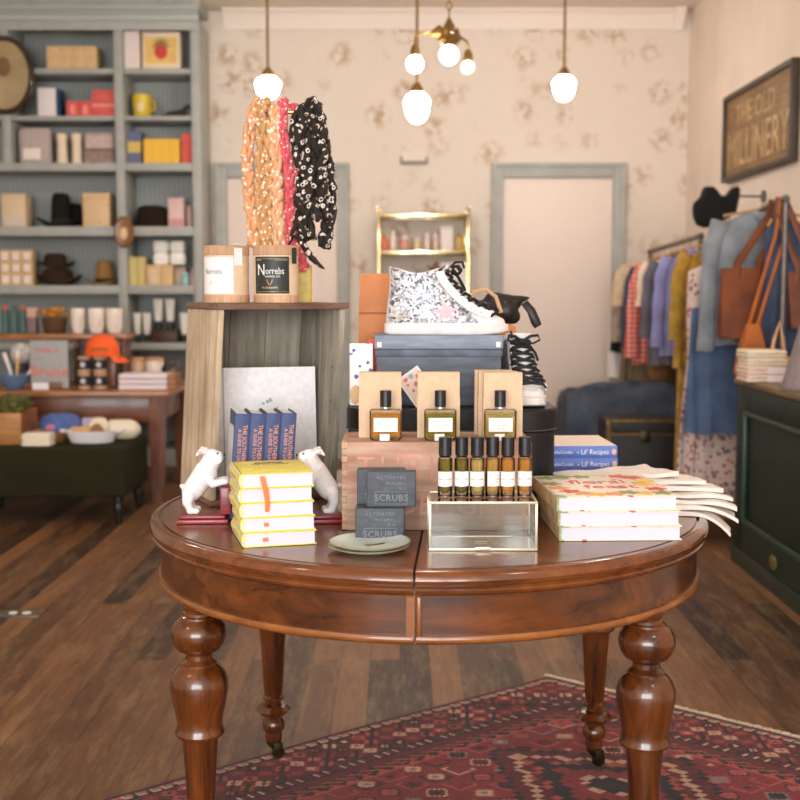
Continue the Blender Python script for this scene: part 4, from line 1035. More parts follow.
# --- fanned tea towels hanging over the edge
tow = pm('flour_sack_cotton', (228,221,214), .9, var=.04, vscale=30)
def towel(label, cx, cy, z, rz, L, Wd, th, droop, seed):
    mb = MB(); nx, ny = 26, 8; rg = random.Random(seed); a1, a2 = rg.random()*6, rg.random()*6
    top, bot = [], []
    for sgn, arr in ((1,top),(0,bot)):
        for i in range(nx+1):
            for j in range(ny+1):
                u = i/nx; v = j/ny-.5; x = -L/2+L*u
                wv = .0016*math.sin(7*u*2+a1+v*5)+.0012*math.sin(v*14+a2)
                d = -droop*max(0,(u-.72)/.28)**2
                endw = 1+.10*math.sin(u*5+a1)
                arr.append((x+.004*math.sin(v*9+a1), v*Wd*endw, d+(th+wv if sgn else wv*.3*(u > .6))))
    N = (nx+1)*(ny+1); f = []
    for i in range(nx):
        for j in range(ny):
            q = [i*(ny+1)+j,(i+1)*(ny+1)+j,(i+1)*(ny+1)+j+1,i*(ny+1)+j+1]
            f.append(tuple(q)); f.append(tuple(N+k for k in reversed(q)))
    for i in range(nx):
        for j in (0,ny):
            q = [i*(ny+1)+j,(i+1)*(ny+1)+j]; f.append((q[0],q[1],N+q[1],N+q[0]))
    for j in range(ny):
        for i in (0,nx):
            q = [i*(ny+1)+j,i*(ny+1)+j+1]; f.append((q[0],q[1],N+q[1],N+q[0]))
    mb.add(top+bot, f)
    t = thing('tea_towel', label, 'tea towel', (cx,cy,z), rz, 'folded tea towels fanned behind the cookbooks')
    mb.build('folded_cloth', tow, t, 60)
    h = MB()
    for j in range(4):
        v = (-.5+j/3)*Wd*.96; xx = L/2+.002+.004*math.sin(v*9+a1)
        h.tube([(xx,v-.018,-droop+th*.5),(xx+.003,v,-droop+th*.5+.002),(xx,v+.018,-droop+th*.5)], th*.55, 6)
    
zz = ZT+.0005
for i, q in enumerate(((.585,2.50,-.20,.25,.12,.0075,.040),(.590,2.52,-.10,.27,.135,.008,.026),(.585,2.535,-.02,.28,.13,.008,.016),(.575,2.545,.07,.28,.13,.008,.010),(.555,2.55,.16,.28,.13,.008,.005),(.525,2.555,.30,.27,.125,.0085,.003),(.475,2.56,.45,.26,.12,.009,.0))):
    towel(('lowest white tea towel, its end drooping furthest over the table edge','second white tea towel from the bottom of the fan','third white tea towel from the bottom of the fan','middle white tea towel of the fanned pile','fifth white tea towel from the bottom of the fan','white tea towel just under the topmost one','topmost white tea towel of the fanned pile')[i], q[0], q[1], zz, q[2], q[3], q[4], q[5], q[6], i+3)
    zz += q[5]+.0032
# ------------------------------------------------------------------ sage bookcase along the back wall
BF = 8.1; BX0 = -3.2; BX1 = -1.36
bead = stripes('sage_beadboard', (132,137,132), (152,156,151), 9, 'X', .6, .12)
BC = thing('bookcase', 'tall sage grey built-in bookcase filling the back left wall', 'bookcase', ((BX0+BX1)/2, BF, 0), 0)
ox = (BX0+BX1)/2
def bb(mb, x0, x1, y0, y1, z0, z1, bev=.004): return mb.box(x0-ox, x1-ox, y0-BF, y1-BF, z0, z1, bev)
DVX = (-1.945, -1.885)
bb(MB(),BX1-.062,BX1,BF,8.49,0,3.05).build('side_panel', sage, BC)
bb(MB(),BX0,BX0+.05,BF,8.49,0,3.05).build('side_panel', sage, BC)
bb(MB(),DVX[0],DVX[1],BF,8.46,0,3.049).build('divider', sage, BC)
bb(MB(),-2.715,-2.660,BF,8.46,2.1,3.049).build('divider', sage, BC)
bb(MB(),BX0+.05,BX1-.062,8.46,8.48,0,3.05,0).build('back_panel', bead, BC)
cr = MB(); pr = [(0,3.05),(-.015,3.05),(-.02,3.075),(-.035,3.085),(-.06,3.11),(-.075,3.115),(-.075,3.13),(0,3.13)]
cr.loft([[(x-ox,y,z) for y, z in pr] for x in (BX0,BX1+.0)]); cr.build('crown_moulding', pm('sage_light',(176,182,178),.5), BC)
bb(MB(),BX0,BX1,BF-.006,BF-.0005,2.985,3.049,.002).build('frieze', sage, BC)
bb(MB(),BX0,BX1,BF,8.49,3.131,3.198).build('top_board', sage, BC)
SHZ = {1:2.735,2:2.418,3:2.098,4:1.668,5:1.265,6:.866,7:.45}
for k, (z0, z1, th) in enumerate(((2.7,2.735,1),(2.388,2.418,1),(2.044,2.098,0),(1.603,1.668,0),(1.205,1.265,0),(.818,.866,0),(.40,.45,0))):
    yf = BF+(.02 if th else -.004)
    if th:
        bb(MB(),-2.658,DVX[0]-.001,yf,8.459,z0,z1).build('shelf', sage, BC); bb(MB(),BX0+.051,-2.717,yf,8.459,z0,z1).build('shelf', sage, BC)
    else: bb(MB(),BX0+.051,DVX[0]-.001,yf,8.459,z0,z1).build('shelf', sage, BC)
    bb(MB(),DVX[1]+.001,BX1-.063,yf,8.459,z0,z1).build('shelf', sage, BC)
bb(MB(),BX0+.051,BX1-.063,BF+.02,8.45,.0,.12).build('plinth', sage, BC)

def dims(a, b_, top, z, Y):
    p0 = P(a,(top+30),Y); p1 = P(b_,(top+30),Y); h = P((a+b_)/2,top,Y).z-z
    return (p0.x+p1.x)/2, p1.x-p0.x, max(h,.02)
def carton_on(name, label, cat, a, b_, top, z, Y, d, m, group=None, rz=0., lab=None, bev=.003):
    x, w, h = dims(a,b_,top,z,Y)
    t = thing(name, label, cat, (x,Y,z+.0006), rz, group)
    MB().box(-w/2,w/2,0,d,0,h*.86,bev).build('box', m, t)
    MB().box(-w/2-.001,w/2+.001,-.001,d+.001,h*.8601,h,bev).build('lid', m, t)
    if lab: MB().box(-w/2*lab[1],w/2*lab[1],-.002,-.0004,h*lab[2],h*lab[3]).build('label', lab[0], t)
    return t
def upright_book(label, a, b_, top, z, Y, d, m, group, band=None, rz=0., name='shelf_book'):
    x, w, h = dims(a,b_,top,z,Y)
    t = thing(name, label, 'book', (x,Y,z+.0006), rz, group); w -= .0012
    MB().box(-w/2,-w/2+.003,0,d,0,h).box(w/2-.003,w/2,0,d,0,h).box(-w/2+.003,w/2-.003,0,.003,0,h).build('cover', m, t)
    MB().box(-w/2+.003,w/2-.003,.003,d-.004,.002,h-.004).build('page_block', page_x, t)
    if band: MB().box(-w/2-.0003,w/2+.0003,-.0012,0,h*band[1],h*band[2]).build('spine_band', band[0], t)
    return t
kb = pm('shelf_kraft', (226,190,140), .75, var=.05, vscale=20); kb2 = pm('shelf_kraft_pale', (230,206,172), .75, var=.06, vscale=20)
corl = pm('coral_box', (228,96,86), .6, var=.05); corl2 = pm('coral_band', (240,150,140), .6)
S1 = BF+.06
for i in range(4): carton_on('kraft_box', ('leftmost','second','third','rightmost')[i]+' kraft box of the row of four on the top shelf', 'box', 47+i*12.5, 59.3+i*12.5, 46, SHZ[1], S1, .16, kb, 'kraft boxes on the top shelf')
carton_on('white_box', 'white box with blue side on the second shelf, right of the oval portrait', 'box', 38, 56, 88, SHZ[2], S1, .14, pm('soft_white',(236,226,224),.7))
upright_book('dark blue book standing against the white box on the second shelf', 56.5, 60, 89, SHZ[2], S1+.01, .13, pm('deep_blue',(28,66,104),.6), None)
for i, (a, b_, tp) in enumerate(((67,79,101),(79.4,92,101))): carton_on('coral_box', ('left','right')[i]+' low coral red box of the pair on the second shelf', 'box', a, b_, tp, SHZ[2], S1, .12, corl, 'coral boxes', lab=(corl2,.35,.15,.75))
x, w, h = dims(92.5,114.8,103,SHZ[2],S1)
carton_on('coral_box', 'lower wide coral box by the bookcase divider on the second shelf', 'box', 92.5, 114.8, 103, SHZ[2], S1, .14, corl, 'coral boxes', lab=(corl2,1.0,.7,.95))
carton_on('coral_box', 'upper wide coral box stacked by the divider on the second shelf', 'box', 92.5, 114.8, 90, SHZ[2]+h+.001, S1, .14, corl, 'coral boxes')
# oval portrait hung on the bookcase front
p = P(4,75,BF-.03)
t = thing('oval_portrait', 'large oval framed faded portrait hanging on the bookcase at upper left', 'picture', p, 0)
R0, R1 = .20, .262
fr = MB(); ring = []
for i in range(49):
    a = 2*PI*i/48; ring.append([((R0-k)*math.cos(a), y, (R1-k)*math.sin(a)) for k, y in ((0,.02),(0,-.005),(.012,-.018),(.026,-.016),(.034,-.004),(.034,.02))])
fr.loft(ring, False); fr.build('frame', wood('dark_walnut_frame',(40,26,16),(84,56,34),.35,'X',6,.2), t)
ov = lambda k, y, s=1.: [((R0-k)*math.cos(2*PI*i/48)*s, y, (R1-k)*math.sin(2*PI*i/48)*s) for i in range(48)]
MB().loft([ov(.030,.006),ov(.030,.012)]).build('portrait_ground', pm('sepia_ground',(206,184,142),.5,var=.12,vscale=5), t)
sil = MB(); sil.ell((-.005,.0052,.055),(.050,.0012,.066),20,10); sil.loft([[(x,.0052,z),(x,.0042,z)] for x, z in ((-.125,-.19),(-.115,-.11),(-.07,-.055),(-.03,-.03),(.03,-.03),(.07,-.055),(.115,-.11),(.125,-.19))],False,closed=False)
sil.build('sitter', pm('sepia_figure',(150,112,66),.6,var=.15,vscale=8), t)
MB().loft([ov(.030,.0012),ov(.030,.0028)]).build('glass', clear_glass('picture_glass',(252,250,246),1.5), t)
# third shelf
stone = spots('stone_print_cloth', (188,172,166), (150,134,130), 28, .2, .9)
t = thing('printed_pouch', 'grey marbled fabric pouch with white label on the third shelf', 'pouch', (dims(17,50,127,SHZ[3],S1)[0],S1+.06,SHZ[3]+.0006), 0)
x, w, h = dims(17,50,127,SHZ[3],S1)
MB().loft([[(math.copysign(abs(math.cos(a))**.5,math.cos(a))*w/2*k, math.copysign(abs(math.sin(a))**.6,math.sin(a))*.06*k2, h*q) for a in [2*PI*i/28 for i in range(28)]] for k, k2, q in ((.9,.8,0),(.97,1,.08),(.96,1,.5),(1.0,.95,.85),(.92,.8,.97),(.8,.5,1.0))]).build('body', stone, t)
MB().box(-w*.31,w*.22,-.066,-.061,h*.12,h*.42,.001).build('label', pm('label_cream',(240,226,216),.7), t)
waxm = pm('ivory_wax', (236,216,188), .6)
for i, (a, b_) in enumerate(((55,66),(70,81))):
    x, w, h = dims(a,b_,133,SHZ[3],S1); t = thing('ribbed_candle', ('left','right')[i]+' ivory ribbed pillar candle on the third shelf', 'candle', (x,S1+.05,SHZ[3]+.0006), 0, 'ivory candles on the shelf')
    MB().lathe([(w/2*.95,0),(w/2,h*.1),(w/2*.86,h*.3),(w/2*.95,h*.45),(w/2*.82,h*.6),(w/2*.95,h*.8),(w/2,h*.95),(w/2*.9,h)],20).build('wax', waxm, t); MB().cyl(.003,h,h+.012,6).build('wick', pm('wick',(90,76,64),.9), t)
carton_on('folded_blanket', 'lower grey brown folded blanket at the right of the third shelf', 'blanket', 84, 114.5, 149, SHZ[3], S1, .2, pm('taupe_wool',(160,138,126),.95,var=.15,vscale=30), bev=.012)
x, w, h = dims(84,114.5,149,SHZ[3],S1)
carton_on('folded_blanket', 'pinkish folded blanket lying on the grey one, third shelf', 'blanket', 85, 114, 133, SHZ[3]+h+.002, S1, .19, pm('rose_wool',(208,184,178),.95,var=.1,vscale=30), bev=.012)
# fourth shelf
ink2 = pm('faded_print', (176,132,96), .8)
carton_on('printed_tin', 'cream printed canister at the left end of the fourth shelf', 'canister', 2, 26, 194, SHZ[4], S1, .16, spots('cream_tin',(222,196,160),(190,156,120),24,.18,.5), lab=(pm('tin_label',(212,196,184),.6),.8,.05,.3))
carton_on('printed_tin', 'tan canister with reddish print in the middle of the fourth shelf', 'canister', 83, 110, 193, SHZ[4], S1, .16, spots('red_print_tin',(222,188,142),(200,128,92),26,.2,.5))
def hat(label, a, b_, top, z, Y, m, band, ca, cb, brim_up=.02, name='felt_hat'):
    x, w, h = dims(a,b_,top,z,Y); cx, cw, _ = dims(ca,cb,top,z,Y); dx = cx-x
    t = thing(name, label, 'hat', (x,Y+w*.35,z+.0006), 0, 'hats on the bookcase'); n = 36; R = []
    bh_ = h*.16
    for k, zz in ((.0,.0),(1.0,.0),(1.0,.006)): pass
    ringb = lambda s, z0: [(w/2*s*math.cos(2*PI*i/n), w*.36*s*math.sin(2*PI*i/n), z0+brim_up*s*s*abs(math.sin(2*PI*i/n-PI/2))**2*(1 if s > .8 else 0)) for i in range(n)]
    rc = lambda s, z0, dent=0: [(dx*1.0+cw/2*s*math.cos(2*PI*i/n), cw*.42*s*math.sin(2*PI*i/n), z0-dent*max(0,1-abs(math.sin(2*PI*i/n))*1.2)) for i in range(n)]
    MB().loft([ringb(.55,.001),ringb(.85,.0),ringb(1,.004),ringb(1,.017),ringb(.85,.014),rc(1.0,.016)]).build('brim', m, t)
    MB().loft([rc(1.0,.010),rc(.97,h*.35),rc(.92,h*.7),rc(.84,h*.92,.006),rc(.7,h,.012),rc(.35,h*.96,.02),rc(.02,h*.9,0)]).build('crown', m, t)
    if band:
        MB().loft([rc(1.015,.0125),rc(1.0,.0125+h*.2)],False).loft([rc(.99,.0125),rc(.985,.0125+h*.2)],False).build('hat_band', band, t)
    return t
dkf = pm('dark_felt', (30,27,22), .95, spec=.2); brf = pm('brown_felt', (56,40,26), .95, spec=.2); tnf = pm('tan_straw', (150,112,58), .85, var=.15, vscale=60); bnd = pm('hat_ribbon',(26,22,20),.8); dbf = pm('chocolate_felt',(40,28,23),.95,spec=.2)
hat('tall dark felt hat on the fourth shelf between the two canisters', 32, 80, 192, SHZ[4], S1, dkf, bnd, 46, 67, .06)
hat('rounded black hat behind the tall dark felt hat, fourth shelf', 64, 84, 203, SHZ[4], S1+.17, dkf, None, 66, 82, .02)
t = hat('dark chocolate rounded hat on the fourth shelf of the right bay', 131, 169, 205, SHZ[4], S1, dbf, None, 133, 168, 0)
carton_on('pink_box', 'pale pink box beside the dark hat in the right bay', 'box', 168.5, 184, 198, SHZ[4], S1+.02, .12, pm('pale_pink_card',(224,190,184),.6), lab=(pm('pink_mid',(206,150,146),.6),1.0,.0,.28))
carton_on('slim_pink_box', 'slim rosy box at the right edge of the fourth shelf', 'box', 187, 192, 206, SHZ[4], S1+.04, .06, pm('rosy_card',(198,168,160),.6))
# fifth shelf: nine stacked kraft boxes
x, w, h = dims(0,10.6,250,SHZ[5],S1); hh3 = h/3
for r in range(3):
    for c in range(3):
        xx, ww, _ = dims(.2+c*10.9,10.8+c*10.9,250,SHZ[5],S1)
        t = thing('label_box', 'small kraft box with white label, %s row, %s of the stack on the fifth shelf' % (('bottom','middle','top')[r],('left','centre','right')[c]), 'box', (xx,S1,SHZ[5]+.0006+r*(hh3)), 0, 'kraft boxes with white labels')
        MB().box(-ww/2+.0006,ww/2-.0006,0,.12,0,hh3-.001,.002).build('box', kb, t); MB().box(-ww*.3,ww*.3,-.0016,-.0003,hh3*.18,hh3*.82).build('label', pm('label_cream',(240,226,216),.7), t)
hat('wide dark brown felt hat on the fifth shelf beside the kraft boxes', 33, 78, 268, SHZ[5], S1, brf, bnd, 37, 70, .06)
x, w, h = dims(33,78,268,SHZ[5],S1)
hat('brown felt hat stacked on the dark one on the fifth shelf', 35, 72, 253, SHZ[5]+h+.004, S1, brf, None, 40, 64, .03)
hat('tan straw hat at the right of the fifth shelf', 84, 115, 260, SHZ[5], S1, tnf, bnd, 93, 112, .03, 'straw_hat')
# right bay
w4 = [123.5,127.6,131.7,135.8,140]
for i in range(4): upright_book(('first','second','third','fourth')[i]+' white spined book from the divider, top shelf right bay', w4[i], w4[i+1], 31, SHZ[1], S1+.02, .15, pm('white_spine',(236,220,212),.7), 'white books in the top right bay')
t = carton_on('strawberry_crate_box', 'cream box with a red strawberry picture on the top right shelf', 'box', 142.5, 180, 32, SHZ[1], S1, .16, pm('cream_card',(236,214,184),.6))
x, w, h = dims(142.5,180,32,SHZ[1],S1)
MB().box(-w*.42,w*.42,-.0035,-.0012,h*.16,h*.84).build('picture_panel', pm('ochre_panel',(232,190,106),.6,var=.06), t)
MB().loft([[(r_*math.cos(2*PI*i/20),-.0036-.004*(k == 1),z0+r_*0) for i in range(1)] for k, r_, z0 in ((0,0,0),(1,0,0))],False,closed=False).ell((0,-.0040,h*.47),(.045,.003,.050),18,12).build('strawberry', pm('strawberry_red',(204,54,46),.5), t)
lf = MB()
for k in range(7):
    a = PI/2+(k-3)*.5; lf.prism([(0,0),(.035,.010),(.07,0),(.035,-.010)], 0, .0012, XF((0,-.0040,h*.60),(PI/2,0,0)) @ XF((0,0,0),(0,0,a)))
lf.build('leaves', pm('olive_leaf',(140,118,56),.6), t)
x, w, h = dims(131,150,94,SHZ[2],S1)
t = thing('yellow_mug', 'yellow mug with pale emblem on the second shelf, right bay', 'mug', (x,S1+.06,SHZ[2]+.0006), 0)
MB().lathe([(w*.40,0),(w*.44,.006),(w*.5,h*.7),(w*.5,h),(w*.46,h),(w*.45,h*.7),(w*.38,.012)],28).build('cup', pm('mustard_glaze',(222,190,44),.35), t)
MB().ell((0,-w*.475,h*.42),(w*.2,.006,h*.22),14,8).build('emblem', pm('emblem_cream',(226,206,160),.5), t); MB().tube([(w*.46,0,h*.78),(w*.66,0,h*.72),(w*.68,0,h*.4),(w*.44,0,h*.28)],.007,8).build('handle', pm('mustard_glaze',(222,190,44),.35), t)
p = P(174,111,S1)
t = thing('brass_figurine', 'dark brass bird figurine at the right of the second shelf', 'figurine', (p.x,S1+.05,SHZ[2]+.0006), 0)
blob('body', [('c',(-.04,0,.02),.022,(.05,0,.03),.026),('c',(.05,0,.04),.02,(.085,0,.075),.016),('c',(.085,0,.075),.018,(.105,0,.068),.006),('c',(-.04,0,.02),.018,(-.10,0,.012),.006)], pm('dark_bronze',(58,52,36),.4,.6), t, .006, 4)
MB().box(-.05,.05,-.03,.03,0,.006,.002).build('base', pm('dark_bronze',(58,52,36),.4,.6), t)
w4 = [128,131.3,134.6,137.9,141.2]
for i in range(4): upright_book(('first','second','third','fourth')[i]+' blue-grey book with yellow band, third shelf right bay', w4[i], w4[i+1], 131, SHZ[3], S1+.02, .14, pm('slate_blue_spine',(104,108,140),.6), 'blue and yellow books', (pm('band_yellow',(214,186,96),.6),.35,.68))
w4 = [144,153,162,171,180]
for i in range(4): upright_book(('first','second','third','fourth')[i]+' bright yellow book on the third shelf, right bay', w4[i], w4[i+1], 139, SHZ[3], S1+.01, .15, pm('bright_yellow_cover',(238,188,56),.6), 'yellow books on the shelf')
upright_book('red book at the right end of the third shelf', 182, 192, 134, SHZ[3], S1+.02, .14, pm('red_cover',(226,88,72),.6), None)
for i, (a, b_) in enumerate(((130,137.8),(138.2,146))): upright_book(('left','right')[i]+' olive yellow book on the fifth shelf, right bay', a, b_, 257, SHZ[5], S1+.02, .14, pm('olive_yellow',(210,190,118),.6), 'olive books', (pm('sage_band',(150,160,120),.6),.0,.98) if i == 5 else None)
carton_on('kraft_box', 'left kraft box under the white parcels on the fifth shelf', 'box', 147, 162, 265, SHZ[5], S1, .15, kb, 'kraft boxes on the fifth shelf', lab=(kb2,.4,.1,.8))
carton_on('kraft_box', 'right kraft box under the white parcels on the fifth shelf', 'box', 162.5, 173, 265, SHZ[5], S1, .15, kb, 'kraft boxes on the fifth shelf')
carton_on('pale_tin', 'pale pinkish tin behind the small blue jar on the fifth shelf', 'tin', 174, 186, 267, SHZ[5], S1+.10, .12, pm('pale_tin_paint',(206,180,164),.5))
x, w, h = dims(181,189,272,SHZ[5],S1)
t = thing('blue_jar', 'small pale blue jar on the fifth shelf, right bay', 'jar', (x,S1+.04,SHZ[5]+.0006), 0); MB().cyl(w/2,0,h*.8,20,bev=.004).build('jar', pm('aqua_glass',(150,190,200),.2), t); MB().cyl(w*.4,h*.8,h,20,bev=.002).build('lid', pm('aqua_lid',(178,204,208),.4), t)
x, w, h = dims(189.5,193,268,SHZ[5],S1)
t = thing('slim_bottle', 'slim pinkish bottle at the right end of the fifth shelf', 'bottle', (x,S1+.06,SHZ[5]+.0006), 0); MB().lathe([(.018,0),(.02,.01),(.02,h*.6),(.008,h*.75),(.008,h*.9)],16).build('bottle', pm('blush_glass',(206,170,160),.3), t); MB().cyl(.010,h*.9,h,12).build('stopper', pm('blush_cap',(224,196,186),.5), t)
wp = pm('white_wrap', (248,246,238), .5); wpg = pm('pale_green_wrap', (222,224,214), .5)
_, _, hk = dims(147,162,265,SHZ[5],S1)
xa, wa, ha = dims(153,168.5,253,SHZ[5]+hk,S1); xb, wb, _ = dims(169.5,185,253,SHZ[5]+hk,S1)
for r in range(2):
    for c, (xx, ww) in enumerate(((xa,wa),(xb,wb))):
        t = thing('white_parcel', ('lower','upper')[r]+' '+('left','right')[c]+' soft white parcel stacked on the kraft boxes, fifth shelf', 'parcel', (xx,S1+.055,SHZ[5]+hk+.0015+r*(ha+.0008)), 0, 'soft white parcels')
        MB().rbox(ww*.98,.10,ha,.022,.012).build('wrapper', wpg if r else wp, t); MB().box(-ww*.49,ww*.49,-.0508,-.0500,ha*.42,ha*.5).build('tie', pm('tie_cream',(232,222,200),.7), t)
# row of tubes on the sixth shelf
tub = pm('tube_white', (236,232,222), .45); tubk = pm('tube_cap_black',(34,34,32),.4)
carton_on('walnut_riser', 'dark walnut block under the tubes on the sixth shelf', 'block', 151, 178, 330, SHZ[6], S1, .14, wood('walnut_block',(58,34,22),(92,58,36),.5,'X',5))
_, _, hr = dims(151,178,330,SHZ[6],S1)
for i, (a, b_, tp, zz, Y) in enumerate(((132,140,313,SHZ[6],S1),(141.5,150,313,SHZ[6],S1),(152,162,299,SHZ[6]+hr+.001,S1+.03),(164,174,299,SHZ[6]+hr+.001,S1+.03),(179,189,313,SHZ[6],S1))):
    x, w, h = dims(a,b_,tp,zz,Y)
    t = thing('cream_tube', ('leftmost white tube standing on the sixth shelf','second white tube standing on the sixth shelf','left white tube on the walnut block','right white tube on the walnut block','rightmost white tube by the bookcase side')[i], 'tube', (x,Y+.05,zz+.0006), 0, 'white tubes standing on black caps')
    MB().cyl(w*.36,0,h*.26,20,bev=.002).build('cap', tubk, t)
    MB().loft([[(w*k*math.cos(2*PI*j/20), w*k2*math.sin(2*PI*j/20), h*q) for j in range(20)] for k, k2, q in ((.34,.34,.261),(.42,.42,.34),(.45,.36,.6),(.5,.10,.95),(.5,.05,1.0))]).build('tube', tub, t)
# small oval plaque on the divider
p = P(124,232,BF-.03)
t = thing('oval_plaque', 'small brown oval plaque with cream centre hung on the bookcase divider', 'plaque', p, 0)
pl = lambda a, b_, y: [(a*math.cos(2*PI*i/28), y, b_*math.sin(2*PI*i/28)-.0*(1)) for i in range(28)]
MB().loft([pl(.060,.100,.022),pl(.068,.108,.0),pl(.056,.094,-.016),pl(.035,.065,-.012)]).build('plaque', wood('plaque_wood',(104,62,28),(168,112,56),.45,'Z',6,.2), t); MB().ell((0,-.014,-.012),(.026,.008,.044),18,10).build('medallion', pm('bone_medallion',(226,196,150),.5), t)
# lower shelves, seen between crate and side table
carton_on('ribbed_basket', 'tan ribbed basket low on the bookcase, beside the side table leg', 'basket', 166, 183, 419, SHZ[7], BF+.05, .2, stripes('basket_weave',(150,116,66),(196,160,104),60,'Z',.8))
carton_on('grey_storage_box', 'grey storage box on the floor shelf below the tan basket', 'box', 164, 186, 462, .121, BF+.05, .25, pm('storage_grey',(84,88,86),.7))

# ------------------------------------------------------------------ side table with its goods
old_oak = wood('cherry_table', (84,44,22), (140,82,44), .4, 'X', 3, .2, 9); oak_top = wood('cherry_table_top', (140,86,44), (196,132,76), .35, 'X', 3, .25, 9); oak_leg = wood('cherry_table_leg',(84,42,22),(138,78,42),.4,'Z',3,.2,9)
TX0, TX1, TY0, TY1, TZ = -2.95, -1.315, 6.62, 7.50, .656
ST = thing('side_table', 'reddish wood side table with square legs in front of the bookcase', 'table', ((TX0+TX1)/2,TY0,0), 0); ox2 = (TX0+TX1)/2
MB().box(TX0-ox2,TX1-ox2,0,TY1-TY0,TZ-.032,TZ,.005).build('table_top', oak_top, ST)
MB().box(TX0-ox2+.12,TX1-ox2-.12,.05,.075,TZ-.18,TZ-.0325,.002).build('apron', old_oak, ST); MB().box(TX0-ox2+.12,TX1-ox2-.12,TY1-TY0-.075,TY1-TY0-.05,TZ-.18,TZ-.0325,.002).build('apron', old_oak, ST)
for sx in (TX0-ox2+.045, TX1-ox2-.125):
    for sy in (.03, TY1-TY0-.11): MB().loft([[(sx+.04+k*a,sy+.04+k*b_,z) for a, b_ in ((-1,-1),(1,-1),(1,1),(-1,1))] for k, z in ((.030,0),(.041,.40),(.041,TZ-.0325))]).build('leg', oak_leg, ST)
    MB().box(sx+.027,sx+.053,.112,TY1-TY0-.112,TZ-.18,TZ-.0325,.002).build('apron', old_oak, ST)
Z1 = TZ+.0006; Y1 = TY0+.12
# white cartons
for i in range(3):
    x, w, h = dims(119,167,387-5.3*i,TZ+i*.031,Y1)
    t = thing('white_flat_box', ('lowest','middle','topmost')[i]+' flat white box of the stack on the side table', 'box', (x,Y1,Z1+i*.031), 0, 'flat white boxes on the side table')
    MB().box(-w/2,w/2,0,.2,0,.0275,.006).build('box', pm('box_lilac_white',(232,222,226),.6), t)
    MB().box(w/2+.0004,w/2+.05,.02,.18,.001,.028,.002).build('brown_end', pm('brown_card',(170,122,88),.7), t)
Y2 = Y1+.30
for i, (a, b_) in enumerate(((129.5,144),(144.5,163))):
    x, w, h = dims(a,b_,358,TZ,Y2); t = thing('wood_lid_jar', ('tan','white glazed')[i]+' jar with tan lid behind the flat white boxes', 'jar', (x,Y2+.05,Z1), 0); MB().cyl(w/2,0,h*.88,24,bev=.004).build('jar', pm('jar_glaze_%d' % i,((206,172,140),(238,222,208))[i],.35), t); MB().cyl(w/2*.98,h*.881,h,24,bev=.003).build('lid', pm('jar_lid',(196,150,104),.5), t)
x, w, h = dims(166.5,187,359,TZ,Y2); t = thing('glass_jar', 'clear glass jar with trinkets at the right end of the side table', 'jar', (x-.01,Y2-.1,Z1), 0)
MB().lathe([(w*.42,0),(w*.48,.01),(w*.48,h*.7),(w*.36,h*.85),(w*.36,h)],24).build('jar', clear_glass('jar_glass',(226,226,222),1.6), t)
q = MB(); rg = random.Random(3)
for k in range(9): q.ell((rg.uniform(-.03,.03),rg.uniform(-.03,.03),.02+.014*k*.7),(.016,.016,.012),8,6)
q.build('trinkets', pm('trinket_rose',(176,146,136),.4), t)
# stacked tins with black labels on a little wooden rack
tinb = pm('tin_black_label', (38,42,44), .5); tinw = pm('tin_dot', (206,200,206), .6)
for c, (a, b_) in enumerate(((75.5,88.5),(91.5,104.5))):
    for r in range(2):
        x, w, h2 = dims(a,b_,357,TZ,Y1); h_ = h2/2
        t = thing('labelled_tin', ('lower','upper')[r]+' kraft tin with black label in the '+('left','right')[c]+' stack on the side table', 'tin', (x,Y1+.06,Z1+r*(h_+.0005)), 0, 'kraft tins with black labels')
        MB().cyl(w/2,0,h_,28,bev=.003).build('tin', kraft_b, t); wrap(MB(),w/2+.0003,-1.5,1.5,h_*.22,h_*.80,16,.001).build('label', tinb, t); MB().ell((0,-w/2-.001,h_*.5),(w*.2,.003,w*.2),12,8).build('label_dot', tinw, t)
x, w, h = dims(106,111,357,TZ,Y1)
t = thing('wooden_post_stand', 'small wooden post stand holding up the orange cap', 'stand', (x,Y1+.10,Z1), 0)
MB().box(-.02,.02,-.02,.02,.012,h-.012,.003).build('post', old_oak, t); MB().box(-.10,.08,-.06,.06,0,.0115,.003,XF((.08,.12,0))).build('foot', old_oak, t); MB().box(-.02,.06,-.04,.04,h-.0118,h,.003).build('rest', old_oak, t)
zc = Z1+h+.001
t = thing('baseball_hat', 'bright orange baseball cap on a wooden stand by the mugs', 'cap', (P(104,350,Y1+.1).x,Y1+.11,zc-.02), 0)
orc = pm('blaze_orange', (246,98,36), .75)
n = 32; MB().loft([[(.098*k*math.cos(2*PI*i/n)-.012, .10*k*math.sin(2*PI*i/n), z) for i in range(n)] for k, z in ((1,.021),(1.0,.05),(.94,.085),(.78,.118),(.5,.138),(.05,.145))]).build('crown', orc, t)
br = [];
for i in range(13):
    a = -1.0+i*2.0/12; br.append([(.07*math.cos(a)+.0,.085*math.sin(a),.036),(.145*math.cos(a),.08*math.sin(a),-.012),(.145*math.cos(a),.08*math.sin(a),-.018),(.07*math.cos(a),.085*math.sin(a),.030)])
MB().loft(br,True).build('brim', orc, t); MB().tube([(-.05,-.096,.062),(0,-.103,.064),(.045,-.097,.062)],.006,8,flat=.4,up=(0,0,1)).build('strap', pm('cap_strap',(150,96,40),.6), t)
